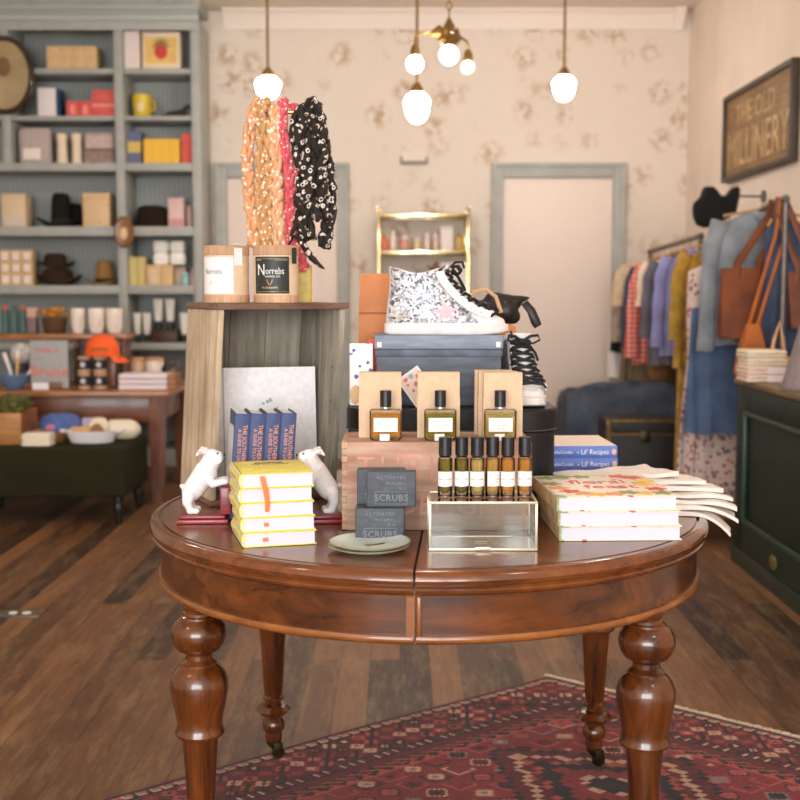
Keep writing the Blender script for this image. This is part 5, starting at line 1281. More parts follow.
# dark bottle behind, grey poster on a wooden holder
t = thing('dark_tall_tin', 'tall dark tin behind the stacked kraft tins', 'tin', (P(84,350,Y2).x,Y2,Z1), 0); x, w, h = dims(76,92,342,TZ,Y2); MB().cyl(w/2,0,h*.9,24,bev=.004).build('tin', pm('dark_tin',(52,44,40),.5), t); MB().cyl(w*.3,h*.901,h,20,bev=.003).build('cap', pm('dark_tin_cap',(70,60,54),.5), t)
x, w, h = dims(25,62,382.5,TZ,Y1)
t = thing('wooden_holder', 'low wooden tray with white price card holding the grey poster', 'holder', (x,Y1,Z1), 0)
MB().box(-w/2,w/2,0,.012,0,h,.002).box(-w/2,w/2,.045,.057,0,h,.002).box(-w/2,w/2,.0121,.0449,0,.008).build('tray', wood('brown_tray',(96,56,30),(150,96,54),.5,'X',5), t); MB().box(-w*.28,w*.16,-.004,-.0005,.0,h*.98,.001).build('price_card', paper, t)
x, w, h = dims(30.5,68,340.5,TZ+.01,Y1+.02); t = thing('grey_poster', 'grey printed poster board with orange script standing in the tray', 'poster', (x,Y1+.022,Z1+.0088), 0)
MB().box(-w/2,w/2,0,.012,0,h,.001).build('board', spots('grey_newsprint',(168,168,168),(140,142,144),30,.2,.8), t)
MB().text('Bruise', .088, XF((0,-.0006,h*.34),FR), ext=.0006).build('script_word', pm('orange_script',(222,104,76),.6), t)
MB().text('made in', .045, XF((-.01,-.0006,h*.80),FR), ext=.0005).build('small_print', pm('orange_script',(222,104,76),.6), t)
# grey ball of string and brushes in a blue bowl
p = P(21,352,Y2); t = thing('pale_twine_ball', 'pale grey woolly ball behind the poster board', 'ball', (P(22,352,Y2).x,Y2-.02,Z1+.13), 0)
MB().ell((0,0,.065),(.062,.06,.064),20,14).build('ball', pm('pale_wool',(206,200,198),.95,var=.2,vscale=40), t); MB().cyl(.045,-.1295,.006,20,bev=.003).build('pedestal', pm('dark_tin',(52,44,40),.5), t)
p = P(12,384,Y1); t = thing('blue_bowl', 'blue bowl holding white spatulas at the left end of the side table', 'bowl', (p.x,Y1+.06,Z1), 0)
MB().lathe([(.05,0),(.055,.004),(.085,.05),(.10,.085),(.096,.085),(.08,.052),(.05,.01)],28).build('bowl', pm('blue_glaze',(96,122,160),.35), t)
for i, (dx, dz, l) in enumerate(((-.05,.16,.02),(.01,.17,.0),(.115,.135,.06))):
    t = thing('white_spatula', ('white spatula leaning left in the blue bowl','tan handled spatula upright in the blue bowl','white spatula leaning far right in the blue bowl')[i], 'spatula', (p.x,Y1+.06+.02*i,Z1+.012), 0, 'spatulas in the blue bowl')
    MB().tube([(dx*.2,0,.0),(dx*.6,0,dz*.6),(dx*1.0,0,dz)],[.006,.008,.012],8,flat=.5).build('handle', (pm('label_white',(244,242,240),.6),pm('tan_handle',(226,178,120),.6),pm('label_white',(244,242,240),.6))[i], t)
    MB().tube([(dx*1.0,0,dz+.0005),(dx*1.25,0,dz*1.25)],[.0118,.013],8,flat=.4).build('blade', pm('blade_cream',(238,228,214),.5), t)
# rear riser shelf with teal canisters, flower basket and mugs
YR = TY0+.52
zr = P(20,334,YR).z
RS = thing('riser_shelf', 'low wooden riser shelf on the side table carrying teal canisters and mugs', 'riser', (P(30,340,YR).x,YR,Z1), 0)
xa = P(-40,334,YR).x; xb = P(127,334,YR).x; xm = P(30,340,YR).x
MB().box(xa-xm,xb-xm,0,.24,zr-Z1-.034,zr-Z1,.003).build('plank', oak_top, RS)
for q_ in (xa-xm+.03, P(72,334,YR).x-xm, xb-xm-.05): MB().box(q_,q_+.022,.02,.22,0,zr-Z1-.0345,.002).build('upright', old_oak, RS)
teal = spots('teal_print', (70,102,98), (176,196,188), 60, .14, .5)
for i, (a, b_) in enumerate(((-1,7),(8,16),(17,25))):
    x, w, h = dims(a,b_,306,zr,YR+.04); t = thing('teal_canister', ('left','middle','right')[i]+' teal patterned canister on the riser shelf', 'canister', (x,YR+.09,zr+.0006), 0, 'teal canisters')
    MB().cyl(w/2*.98,0,h*.85,20,bev=.003).build('canister', teal, t); MB().cyl(w*.3,h*.851,h,16,bev=.003).build('lid', (pm('teal_lid',(60,88,84),.5) if i == 1 else pm('orange_lid',(206,92,44),.5)), t)
x, w, h = dims(26,35,308,zr,YR+.04); t = thing('pink_grey_carton', 'pinkish grey carton right of the teal canisters', 'box', (x,YR+.06,zr+.0006), 0); MB().box(-w/2,w/2,0,.07,0,h*.62,.003).build('carton', pm('mauve_card',(128,104,104),.7), t); MB().box(-w/2,w/2,0,.07,h*.621,h,.003).build('top_band', pm('pink_card2',(206,166,152),.7), t)
x, w, h = dims(38,66,318,zr,YR+.04); t = thing('flower_basket', 'dark woven basket of dried orange flowers on the riser shelf', 'basket', (x,YR+.11,zr+.0006), 0)
MB().lathe([(w*.34,0),(w*.38,.01),(w*.46,h),(w*.42,h),(w*.34,.014)],24).build('basket', stripes('dark_basket',(58,40,20),(112,80,40),70,'Z',.8), t)
rg = random.Random(9); q = MB()
for k in range(24):
    a = rg.random()*6.3; r_ = rg.random()**.5*w*.42; c_ = Vector((r_*math.cos(a), r_*math.sin(a)*.8, h+.01+rg.random()*.05))
    for j in range(6): q.ell(tuple(c_+Vector((.013*math.cos(j*1.05),.010*math.sin(j*1.05),.004*math.sin(j*2)))),(.012,.010,.008),7,5)
q.build('dried_flowers', pm('dried_orange',(206,136,50),.8,var=.25,vscale=30), t)
mugm = pm('cream_enamel', (240,228,214), .3)
for i, (a, b_) in enumerate(((69,83),(86.5,103),(104.5,121))):
    x, w, h = dims(a,b_,308.5,zr,YR+.02); t = thing('cream_mug', ('left','middle','right')[i]+' cream mug of the row on the riser shelf', 'mug', (x,YR+.075,zr+.0006), 0, 'cream mugs in a row')
    MB().lathe([(w*.30,0),(w*.38,.006),(w*.48,h*.35),(w*.5,h),(w*.47,h),(w*.45,h*.4),(w*.3,.01)],28).build('cup', mugm, t); MB().tube([(-w*.46,-.02,h*.8),(-w*.62,-.03,h*.7),(-w*.62,-.03,h*.4),(-w*.42,-.02,h*.3)] if i == 9 else [(w*.2,-w*.44,h*.8),(w*.3,-w*.58,h*.72),(w*.3,-w*.58,h*.42),(w*.2,-w*.42,h*.3)],.007,8).build('handle', mugm, t)

# ------------------------------------------------------------------ green bench and what lies on it
moss = pm('olive_velvet', (40,40,22), .95, var=.12, vscale=6, spec=.2)
BX, BY0, BY1, BZ = -1.435, 6.03, 6.60, .414
BN = thing('upholstered_bench', 'dark olive upholstered bench with turned black legs in front of the side table', 'bench', (-2.2,BY0,0), 0)
MB().box(-.95,BX+2.2,0,BY1-BY0,.146,BZ,.022,seg=4).build('cushion', moss, BN)
for x in (-.90,-.07,BX+2.2-.05):
    for y in (.05,BY1-BY0-.05): MB().lathe([(.013,0),(.018,.01),(.016,.03),(.026,.07),(.030,.095),(.022,.115),(.030,.125),(.030,.147)],20,XF((x,y,0))).build('leg', pm('black_turned',(28,22,18),.4), BN)
Z2 = BZ+.0008; Yb = BY0+.05
x, w, h = dims(-22,22,413,BZ,Yb+.06)
t = thing('pine_box', 'open pine box of moss at the left end of the bench', 'box', (x,Yb+.05,Z2), 0)
pine = wood('pine', (150,96,40), (204,146,74), .5, 'X', 4)
MB().box(-w/2,w/2,0,.012,0,h,.002).build('front_board', pine, t); MB().box(-w/2,w/2,.27,.282,0,h,.002).build('back_board', pine, t)
for sx in (-1,1):
    a, b_ = sorted((sx*w/2, sx*(w/2-.012))); MB().box(a,b_,.0122,.2698,0,h,.002).build('side_board', wood('pine_end',(120,72,34),(160,104,58),.5,'Y',4), t)
MB().box(-w/2+.0122,w/2-.0122,.0122,.2698,0,.01).build('bottom_board', pine, t)
rg = random.Random(2); ms = MB()
for k in range(130):
    ms.ell((rg.uniform(-w/2+.03,w/2-.03),rg.uniform(.03,.25),h-.03+rg.random()*.10),(.026,.024,.018),6,4)
tag(ms.build('moss', pm('grey_moss',(94,92,44),.95,var=.4,vscale=40), None), 'heap of olive moss filling the pine box', 'moss', None, (x,Yb+.05,Z2)); 
bpy.data.objects['moss']['kind'] = 'stuff'
pw = pm('cream_plate', (238,228,206), .4)
xx = P(36,452,Yb).x
for i in range(4):
    t = thing('cream_dish', ('bottom','second','third','top')[i]+' cream square dish of the stack on the bench front', 'dish', (xx,Yb+.05,Z2+i*.0165), [.0,.06,-.05,.03][i], 'cream dishes stacked on the bench')
    MB().rbox(.158-.004*(i % 2),.12,.0155,.02,.005).build('dish', pw, t); MB().rbox(.13,.09,.0006,.015,.0002,XF((0,0,.0156))).build('well', pm('cream_well',(226,214,190),.5), t)
t = thing('tortoise_tray', 'brown wooden tray behind the cream dishes on the bench', 'tray', (P(47,440,Yb+.17).x,Yb+.19,Z2), 0)
MB().lathe([(.09,0),(.10,.003),(.135,.055),(.13,.058),(.094,.008)],30).build('tray', wood('tray_brown',(110,70,34),(176,124,66),.5,'X',5), t)
t = thing('baseball_hat', 'blue cloth cap with pink patch on the bench', 'cap', (P(56,437,Yb+.28).x,Yb+.38,Z2), 0)
blc = pm('washed_blue', (86,108,168), .85, var=.1, vscale=20)
MB().loft([[(.125*k*math.cos(2*PI*i/n), .10*k*math.sin(2*PI*i/n), z) for i in range(n)] for k, z in ((.98,.001),(1.0,.05),(.95,.085),(.78,.115),(.5,.132),(.05,.138))]).build('crown', blc, t)
MB().ell((-.03,-.094,.06),(.03,.008,.022),12,8).build('patch', pm('pink_patch',(206,132,160),.8), t); MB().loft([[(.10*math.cos(a),.09*math.sin(a),.016),(.185*math.cos(a),.085*math.sin(a),.005),(.185*math.cos(a),.085*math.sin(a),.001),(.10*math.cos(a),.09*math.sin(a),.011)] for a in [-1+i*2/12 for i in range(13)]],True).build('brim', pm('navy_brim',(42,56,110),.85), t)
t = thing('white_oval_bowl', 'white oval bowl with handles on the bench holding small goods', 'bowl', (P(90,449,Yb+.1).x,Yb+.15,Z2), 0)
def oring(a, b_, z): return [(a*math.cos(2*PI*i/36), b_*math.sin(2*PI*i/36), z) for i in range(36)]
wb_ = pm('white_porcelain', (236,232,234), .25)
MB().loft([oring(.10,.06,0),oring(.115,.072,.004),oring(.135,.09,.05),oring(.142,.096,.068),oring(.136,.090,.068),oring(.128,.083,.05),oring(.10,.06,.010)]).build('bowl', wb_, t)
for s in (-1,1): MB().tube([(s*.135,-.025,.058),(s*.165,-.015,.066),(s*.165,.015,.066),(s*.135,.025,.058)],.007,8).build('handle', wb_, t)
bx, by = P(90,449,Yb+.1).x, Yb+.15
solo('tan_soap_block', 'small tan soap block in the white oval bowl', 'soap', MB().box(-.05,.05,-.022,.022,0,.035,.005), pm('tan_soap',(206,160,104),.6), (bx-.055,by-.01,Z2+.052), .1)
solo('lilac_sachet', 'folded lilac sachet in the white oval bowl', 'sachet', MB().box(-.035,.035,-.02,.02,0,.075,.008), pm('lilac_cloth',(176,164,190),.9), (bx-.025,by+.035,Z2+.055), .3)
solo('cream_paper_wrap', 'crumpled cream paper parcel in the white oval bowl', 'parcel', MB().loft([[(.055*k*math.cos(2*PI*i/12)*(1+.12*math.sin(i*3)), .035*k*math.sin(2*PI*i/12), z) for i in range(12)] for k, z in ((.7,0),(1,.02),(.95,.05),(.6,.078),(.2,.082))]), pm('cream_paper',(230,216,190),.9), (bx+.035,by+.02,Z2+.052))
solo('brown_cookie', 'small brown triangular cookie in front of the cream paper', 'cookie', MB().prism([(-.04,0),(.04,0),(.02,.035),(0,.045),(-.02,.035)],-.008,.008,XF((0,0,0),(PI/2,0,0))), pm('biscuit',(150,104,60),.8), (bx+.035,by-.036,Z2+.062))
t = thing('white_jar_on_side', 'white ceramic jar lying on its side at the right of the bench', 'jar', (bx+.145,by+.11,Z2+.057), .15)
A = XF((0,0,.0),(0,PI/2,0))
MB().lathe([(.040,-.085),(.055,-.075),(.056,.03),(.050,.05)],28,A).build('jar', pm('ivory_ceramic',(234,222,200),.4), t); MB().lathe([(.047,.0505),(.047,.062),(.03,.078),(.018,.088),(.004,.092)],24,A).build('lid', pm('ivory_ceramic',(234,222,200),.4), t)

# ------------------------------------------------------------------ gilt etagere on the back wall
EY = 8.12; ex0 = P(377,300,EY).x; ex1 = P(470,300,EY).x; ez = P(420,206,EY).z
gilt = pm('gilt_metal', (216,202,160), .16, 1., var=.15, vscale=12)
ET = thing('gilt_etagere', 'narrow gilt metal etagere with glass shelves against the floral wall', 'shelf unit', ((ex0+ex1)/2,EY,0), 0); W = (ex1-ex0)/2
for sx in (-1,1):
    for y in (0,.30): MB().box(sx*(W-.012)-.012,sx*(W-.012)+.012,y,y+.024,0,ez,.004).build('post', gilt, ET)
ezs = [P(420,250,EY).z-k*.36 for k in range(4)]
for z in [ez-.045]+ezs:
    fr = MB(); fr.box(-W+.025,W-.025,.001,.023,z-.032,z,.003).box(-W+.025,W-.025,.301,.323,z-.032,z,.003)
    for sx in (-1,1): a, b_ = sorted((sx*(W-.002),sx*(W-.022))); fr.box(a,b_,.0245,.2995,z-.032,z,.003)
    fr.build('shelf_rail', gilt, ET); MB().box(-W+.023,W-.023,.0245,.2995,z-.012,z-.004).build('glass_shelf', clear_glass('shelf_glass',(214,224,206),1.4), ET)
g0 = ezs[0]-.0035
for i, (a, b_, tp, col, nm) in enumerate(((379,388.5,235,(214,104,44),'orange bottle at the left end'),(390,396.5,230,(236,216,206),'slim white bottle second'),(400,409.5,236,(226,156,140),'pink jar third'),(413,421.5,238,(222,196,150),'cream jar fourth'),(424,430,233,(236,210,196),'pale tall bottle fifth'),(433,438.5,233,(232,200,184),'pale tall bottle sixth'),(455,465,234,(186,150,50),'gold square flacon at the right end'))):
    x, w, h = dims(a,b_,tp,g0,EY+.1); t = thing('toiletry_bottle', nm+(' of the row on the gilt shelf' if i in (0,6) else ' from left on the gilt shelf'), 'bottle', (x,EY+.14,g0+.0006), 0, 'toiletries on the gilt shelf')
    m_ = pm('toiletry_%d' % i, col, .35)
    if i in (0,6): MB().box(-w/2,w/2,-w/2,w/2,0,h*.82,.006).build('bottle', m_, t); MB().cyl(w*.25,h*.8205,h,16,bev=.003).build('cap', m_, t)
    else: MB().lathe([(w*.46,0),(w*.5,.006),(w*.5,h*.68),(w*.3,h*.78)],20).build('bottle', m_, t); MB().cyl(w*.3,h*.7805,h,16,bev=.002).build('cap', pm('cap_cream',(240,226,214),.5), t)
carton_on('white_gift_box', 'wide white box on the gilt shelf beside the gold flacon', 'box', 440.5, 453, 226, g0, EY+.1, .1, pm('lilac_white_card',(232,220,216),.6))
g1 = ezs[1]-.0035
carton_on('lilac_gift_box', 'pale lilac box on the second gilt shelf, half hidden by the sneaker', 'box', 440, 466, 262, g1, EY+.12, .12, pm('lilac_white_card',(232,220,216),.6))
t = thing('auburn_antler', 'small forked reddish branch ornament on the second gilt shelf', 'ornament', (P(432,290,EY+.1).x,EY+.12,g1+.0006), 0)
hz = P(432,262,EY+.12).z-g1
MB().tube([(-.05,0,.004),(-.02,0,hz*.5),(.0,0,hz*.8),(.035,0,hz)],[.014,.012,.011,.008],8).tube([(.0,0,hz*.8),(-.03,0,hz*.92)],[.010,.005],8).build('branch', pm('auburn',(150,78,46),.6), t); MB().cyl(.045,-.0,.004,20,XF((-.05,0,0))).build('base', pm('auburn',(150,78,46),.6), t)
# ------------------------------------------------------------------ hanging lamps
brz = pm('lamp_brass', (150,116,66), .35, .9); opal = emit('opal_glow', (255,244,233), 58.0); bulbm = emit('bulb_glow', (255,244,233), 60.0); dimm = emit('dim_bulb_glow',(255,214,184),1.2)
PEND = []
def pendant(label, px, pyt, pyb, wpx, Y):
    zt = P(px,pyt,Y).z; zb = P(px,pyb,Y).z; H = zt-zb; R = wpx/2*Y/F; x = P(px,(pyt+pyb)/2,Y).x
    t = thing('pendant_lamp', label, 'lamp', (x,Y,ZC), 0, 'schoolhouse pendant lamps'); b_ = zb-ZC; tt = zt-ZC
    MB().cyl(.06,-.03,0,24,bev=.008).build('ceiling_rose', brz, t)
    MB().cyl(.008,tt+.03,-.03,10).build('rod', brz, t)
    MB().lathe([(.012,tt+.05),(R*.42,tt+.028),(R*.5,tt+.012),(R*.5,tt-.004)],24).build('fitter', brz, t)
    MB().lathe([(R*.46,tt+.002),(R*.52,tt-H*.04),(R*.80,tt-H*.14),(R*.98,tt-H*.27),(R,tt-H*.36),(R*.93,tt-H*.45),(R*.90,tt-H*.56),(R*.80,tt-H*.74),(R*.58,tt-H*.90),(R*.3,tt-H*.98),(.002,tt-H)],32).build('glass_shade', opal, t); PEND.append(t)
pendant('schoolhouse pendant lamp above the scarves, at left', 268, 76.5, 99, 25, 7.0)
pendant('largest schoolhouse pendant lamp, hanging below the brass chandelier', 417, 92.5, 123, 25.5, 6.3)
pendant('schoolhouse pendant lamp hanging before the right door', 564, 75.5, 101, 22.5, 7.2)
# unseen extra lamps added over the shop front to brighten the room
for i, (x, y, nm) in enumerate(((-1.7,1.2,'front left'),(1.2,.9,'front right'),(.1,2.9,'over the round table'),(-1.9,4.3,'over the bench'),(1.15,4.1,'over the counter end'),(-.2,-1.6,'by the shop door'))):
    r_ = dup(PEND[0], (x,y,ZC), 0, 'added fill pendant lamp '+nm+', above the picture')
YCH = 5.8; pc = P(449,36,YCH)
t = thing('brass_chandelier', 'brass chandelier with three bare round bulbs on a chain', 'lamp', (pc.x,YCH,pc.z), 0)
MB().lathe([(.004,-.055),(.03,-.05),(.055,-.025),(.05,.0),(.03,.02),(.022,.05),(.008,.085)],24).build('body', brz, t)
ch = MB(); k = 0; z = .085
while z < ZC-pc.z-.03:
    q = [(.013*math.cos(a)*(1 if k % 2 else 0), .013*math.cos(a)*(0 if k % 2 else 1), z+.022+.022*math.sin(a)) for a in [2*PI*i/12 for i in range(13)]]
    ch.tube(q, .0034, 6, caps=False); z += .036; k += 1
ch.build('chain', brz, t); MB().cyl(.055,ZC-pc.z-.03,ZC-pc.z,24,bev=.008).build('ceiling_rose', brz, t)
def leafy(mb, a, l):
    for s in (-1,1): mb.tube([(0,0,.0),(l*.4*math.cos(a+s*.25),l*.4*math.sin(a+s*.25),.018),(l*.8*math.cos(a),l*.8*math.sin(a),.0)],[.012,.03,.004],8,flat=.35,up=(0,0,1))
for i, (px, py, dy, m_, rad) in enumerate(((415,64,-.04,bulbm,8),(449,55,-.22,bulbm,8.8),(468,67,.14,dimm,6.6))):
    p = P(px,py,YCH+dy); v = p-Vector((pc.x,YCH,pc.z)); R = rad*(YCH+dy)/F
    am = MB(); am.tube([(v.x*.1,v.y*.1,-.01),(v.x*.6,v.y*.6,.012),(v.x*.95,v.y*.95,.0),(v.x,v.y,-.03),(v.x,v.y,v.z+R+.035)],.0065,8); leafy(am, math.atan2(v.y,v.x), math.hypot(v.x,v.y)*.8)
    a_ = am.build('arm', brz, t)
    MB().lathe([(.012,v.z+R+.05),(.022,v.z+R+.03),(.024,v.z+R*.9)],18,XF((v.x,v.y,0))).build('socket', brz, a_); MB().ell((v.x,v.y,v.z),(R,R,R*1.04),24,16).build('bulb', m_, a_)
# ------------------------------------------------------------------ right side: sign, rails of clothes, counter
def SX(px, py, X):
    r = ray(px, py); k = X/r.x; return Vector((X, r.y*k, r.z*k+CZ))
t = thing('shop_sign', 'old wooden framed sign with worn pale lettering high on the right wall', 'sign', (XR-.006,6.76,2.158), 0)
L_, H_ = .615, .232
MB().box(-.026,0,-L_,L_,-H_,H_,.002).build('board', wood('sign_board',(116,88,56),(166,130,88),.6,'Y',4), t)
fr = MB().box(-.045,0,-L_-.03,-L_,-H_-.03,H_+.03,.003).box(-.045,0,L_,L_+.03,-H_-.03,H_+.03,.003).box(-.045,0,-L_,L_,H_,H_+.03,.003).box(-.045,0,-L_,L_,-H_-.03,-H_,.003); fr.build('frame', pm('sign_frame',(58,46,32),.5), t)
LR = Matrix.Rotation(-PI/2,4,'Z') @ Matrix.Rotation(PI/2,4,'X')
A = Matrix.Translation((-.027,0,0)) @ LR
q = MB(); q.text('MILLINERY', .30, A @ XF((0,-.095,0)), ext=.0005, sx=.80); q.text('THE OLD', .17, A @ XF((-.04,.11,0)), ext=.0005, sx=1.05)
q.build('lettering', pm('sign_letter',(198,166,116),.7,var=.2,vscale=20), t)
steel = pm('brushed_steel', (112,108,104), .45, .8, var=.1)
def rail(label, y0, y1, z0, z1, x0, x1, posts):
    t = thing('clothes_rail', label, 'clothes rail', ((x0+x1)/2,y0,0), 0, 'steel clothes rails'); xm = (x0+x1)/2
    MB().tube([(x0-xm,0,z0),(x1-xm,y1-y0,z1)],.0135,12).build('rail', steel, t)
    for i, (y, x, z) in enumerate(((0,x0-xm,z0),(y1-y0,x1-xm,z1))):
        if posts[i]:
            MB().cyl(.0135,.03,z-.012,12,XF((x,y,0))).ell((x,y,z),.019,12,8).build('post', steel, t); MB().tube([(x-.22,y,.022),(x+.22,y,.022)],.014,10).build('foot', steel, t)
    return t
rail('near steel clothes rail with upright post, holding the tote bags and denim', 5.40, 6.40, 1.645, 1.585, 1.765, 1.765, (1,1))
rail('far steel clothes rail at the back wall holding the shirts', 6.86, 8.25, 1.545, 1.50, 1.755, 1.755, (1,1))
def rz_at(y): return 1.645-.06*(y-5.40) if y < 6.5 else 1.545-.045*(y-6.86)/1.39
def rx_at(y): return 1.765 if y < 6.5 else 1.755
hk = pm('hanger_wood', (180,140,92), .5)
def garment(name, label, cat, y, wL, wR, top, bot, m, sleeve=None, rz=0., folds=9, amp=.012, thick=.045, flare=.15, collar=None, seed=1, waist=0., shoulder=.06, lower=None):
    """hung cloth; local x across, z from the hook; wL / wR half widths left and right of the hook"""
    zr_ = rz_at(y); x0 = rx_at(y); rg = random.Random(seed); ph = rg.random()*6; ph2 = rg.random()*6
    t = thing(name, label, cat, (x0,y,zr_), rz, 'clothes on the rails'); N = 56; L = top-bot
    rows = []
    steps = 16
    for k in range(steps+1):
        s = k/steps; z = top-zr_-L*s
        sh = min(1, .30+.70*(s/shoulder)**.6) if s < shoulder else 1
        wx = sh*(1+flare*s-waist*math.exp(-((s-.42)/.16)**2)); r = []
        for i in range(N):
            a = 2*PI*i/N; cx, sy = math.cos(a), math.sin(a)
            w_ = (wR if cx > 0 else wL)*wx; x = w_*math.copysign(abs(cx)**.75, cx)
            f = amp*min(1,.15+s*1.3)*(math.sin(x/max(wL+wR,.01)*folds*2*PI+ph+.8*math.sin(s*3+ph2))+.4*math.sin(x/max(wL+wR,.01)*folds*3.7+ph2))
            r.append((x, sy*thick*(.55+.45*min(1,s*3))*(1 if s > .02 else .7)+f, z+.006*math.sin(x*40+ph)*(s > .95)))
        rows.append(r)
    MB().loft(rows).build('cloth', m, t, 70)
    if lower:
        pass
    if sleeve:
        for sg, (dx, dz, r0, r1) in sleeve:
            wv = (wR if sg > 0 else wL)
            pts = [(sg*wv*.86,0,top-zr_-.05),(sg*(wv+dx*.35),-.015,top-zr_-.05+dz*.2),(sg*(wv+dx*.8),-.03,top-zr_+dz*.6),(sg*(wv+dx),-.035,top-zr_+dz)]
            sm = []
            for i in range(len(pts)-1):
                for j in range(5): k = j/5; sm.append(Vector(pts[i]).lerp(Vector(pts[i+1]),k))
            sm.append(Vector(pts[-1])); rr = [r0+(r1-r0)*i/len(sm)+.0025*math.sin(i*1.3+ph) for i in range(len(sm))]
            MB().tube(sm, rr, 14, flat=.65, up=(1,0,0)).build('sleeve', m, t, 70)
            MB().tube([sm[-2]+Vector((0,0,-.002)),sm[-1]+Vector((0,0,-.012))],[rr[-1]*1.08]*2,14,flat=.67,up=(1,0,0)).build('cuff', m, t, 70)
    if collar: MB().tube([(-.06,-.02,top-zr_-.005),(-.05,-.045,top-zr_-.02),(0,-.055,top-zr_-.05),(.05,-.045,top-zr_-.02),(.06,-.02,top-zr_-.005)],[.016,.02,.022,.02,.016],8,flat=.5).build('collar', collar, t)
    h = MB().tube([(-wL*.8,0,top-zr_-.02),(-.03,0,top-zr_+.012),(0,0,top-zr_+.02),(.03,0,top-zr_+.012),(wR*.8,0,top-zr_-.02)],.007,8)
    hkz = max(top-zr_+.02,-.2)
    h.tube([(0,0,hkz)]+[(.0185*math.sin(a),0,.0+.0185*math.cos(a)) for a in (2.6,2.0,1.3,.6,0,-.6,-1.2)],.0028,6)
    h.build('hanger', hk, t); return t
den = pm('light_denim', (136,143,150), .9, var=.16, vscale=9, bump=.15, bscale=60); den2 = pm('mid_denim', (92,114,150), .9, var=.2, vscale=7, rgb2=(70,90,124)); navy_d = pm('navy_cloth_garment', (58,70,96), .9, var=.15)
florw = spots('floral_dress_cloth', (214,198,190), (166,60,66), 36, .37, .9, second=(104,112,124))
must_d = pm('mustard_cloth', (176,138,52), .9, var=.2, vscale=14); lav = pm('periwinkle_shirt', (148,150,206), .9, var=.1, vscale=10); char = pm('charcoal_shirt', (106,102,112), .9, var=.15, vscale=10)
ging = stripes('red_check_cloth', (206,94,82), (236,190,176), 10, 'Z', .9, .5, True); beige = pm('beige_jacket', (206,180,150), .95, var=.1, vscale=12); grt = pm('mushroom_knit',(164,146,134),.95,var=.2,vscale=20); blkc = pm('black_cloth',(20,18,18),.9); oliv = pm('khaki_cloth',(132,118,88),.9,var=.12,vscale=12); rust = pm('rust_cloth',(170,88,40),.9,var=.1); whitec = pm('white_cotton',(232,222,220),.9)
def zof(py, y): return P(400,py,y).z
def xof(px, py, y): return P(px,py,y).x
def gx(px, py, y): return rx_at(y)-xof(px,py,y)          # half width so that the left edge falls there
garment('denim_jacket','pale grey-blue denim jacket hanging behind the brown tote bag','jacket',5.72,gx(712,250,5.72),.24,zof(212,5.72)-.0,zof(345,5.72),den,[(-1,(.035,-.66,.046,.04)),(1,(.03,-.55,.046,.04))],.05,5,.006,.045,.04,den,3,shoulder=.16)
garment('denim_skirt','blue denim wrap skirt hanging below the jacket on the near rail','skirt',5.92,gx(690,380,5.92),.20,zof(300,5.92),zof(433,5.92),den2,None,.0,6,.014,.05,.10,None,4,shoulder=.03)
garment('floral_dress','long white floral dress with red flowers, longest on the rail','dress',6.06,gx(681,440,6.06)-.02,.24,zof(255,6.06),zof(510,6.06),florw,None,.05,8,.018,.05,.22,None,5,waist=.1)
garment('mustard_dress','mustard gathered dress with rust collar hanging between floral and lavender','dress',6.30,gx(679,320,6.30),.2,zof(244,6.30)-.0,zof(368,6.30),must_d,[(-1,(.03,-.50,.038,.034))],.0,9,.014,.045,.10,rust,6,shoulder=.2)
garment('ochre_slip','narrow ochre dress hanging down to the trunk','dress',6.38,gx(674,430,6.38)-.015,.05,zof(300,6.38),zof(474,6.38),pm('ochre_cloth',(182,144,72),.9,var=.15),None,0,3,.006,.03,.05,None,16,shoulder=.02)
garment('lavender_shirt','periwinkle blue shirt on the far rail','shirt',6.95,gx(662,300,6.95),.2,zof(250,6.95),zof(356,6.95),lav,[(-1,(.035,-.56,.04,.034))],.0,6,.008,.045,.05,lav,7,shoulder=.2)
garment('charcoal_shirt','charcoal grey shirt left of the periwinkle one','shirt',7.15,gx(650,300,7.15),.2,zof(254,7.15),zof(365,7.15),char,[(-1,(.03,-.50,.04,.036))],.0,6,.008,.04,.05,char,8,shoulder=.2)
garment('cream_blouse','cream blouse with one sleeve showing between charcoal and checked shirts','blouse',7.32,gx(644,290,7.32),.2,zof(256,7.32),zof(325,7.32),pm('cream_cloth',(232,208,184),.9,var=.06),[(-1,(.015,-.30,.04,.04))],.0,6,.008,.035,.05,None,18,shoulder=.2)
garment('checked_shirt','red and white checked shirt on the far rail','shirt',7.48,gx(636,310,7.48),.2,zof(258,7.48),zof(364,7.48),ging,[(-1,(.03,-.62,.04,.045))],.0,6,.008,.04,.08,rust,9,shoulder=.2)
garment('navy_shirt','slim navy shirt left of the checked shirt','shirt',7.66,gx(630,300,7.66),.2,zof(262,7.66),zof(346,7.66),navy_d,[(-1,(.02,-.55,.04,.035))],.0,6,.008,.04,.05,None,10)
garment('beige_jacket','beige jacket near the far end of the rail','jacket',7.82,gx(623,280,7.82),.22,zof(262,7.82),zof(305,7.82),beige,[(-1,(.03,-.28,.06,.05))],.0,6,.012,.05,.05,beige,11)
garment('mushroom_cardigan','mushroom grey cardigan behind the beige jacket','cardigan',7.95,gx(619,320,7.95),.22,zof(266,7.95),zof(340,7.93),grt,[(-1,(.02,-.5,.05,.04))],.0,6,.010,.035,.05,None,12)
garment('khaki_dress','long khaki dress hanging at the far end of the rail','dress',8.04,gx(622,390,8.04),.2,zof(270,8.04),zof(425,8.04),oliv,None,.0,9,.010,.03,.12,None,13)
garment('black_coat','black garment, farthest on the rail by the door frame','coat',8.14,gx(612,330,8.14),.2,zof(268,8.14),zof(352,8.14),blkc,None,.0,6,.008,.028,.05,None,14)
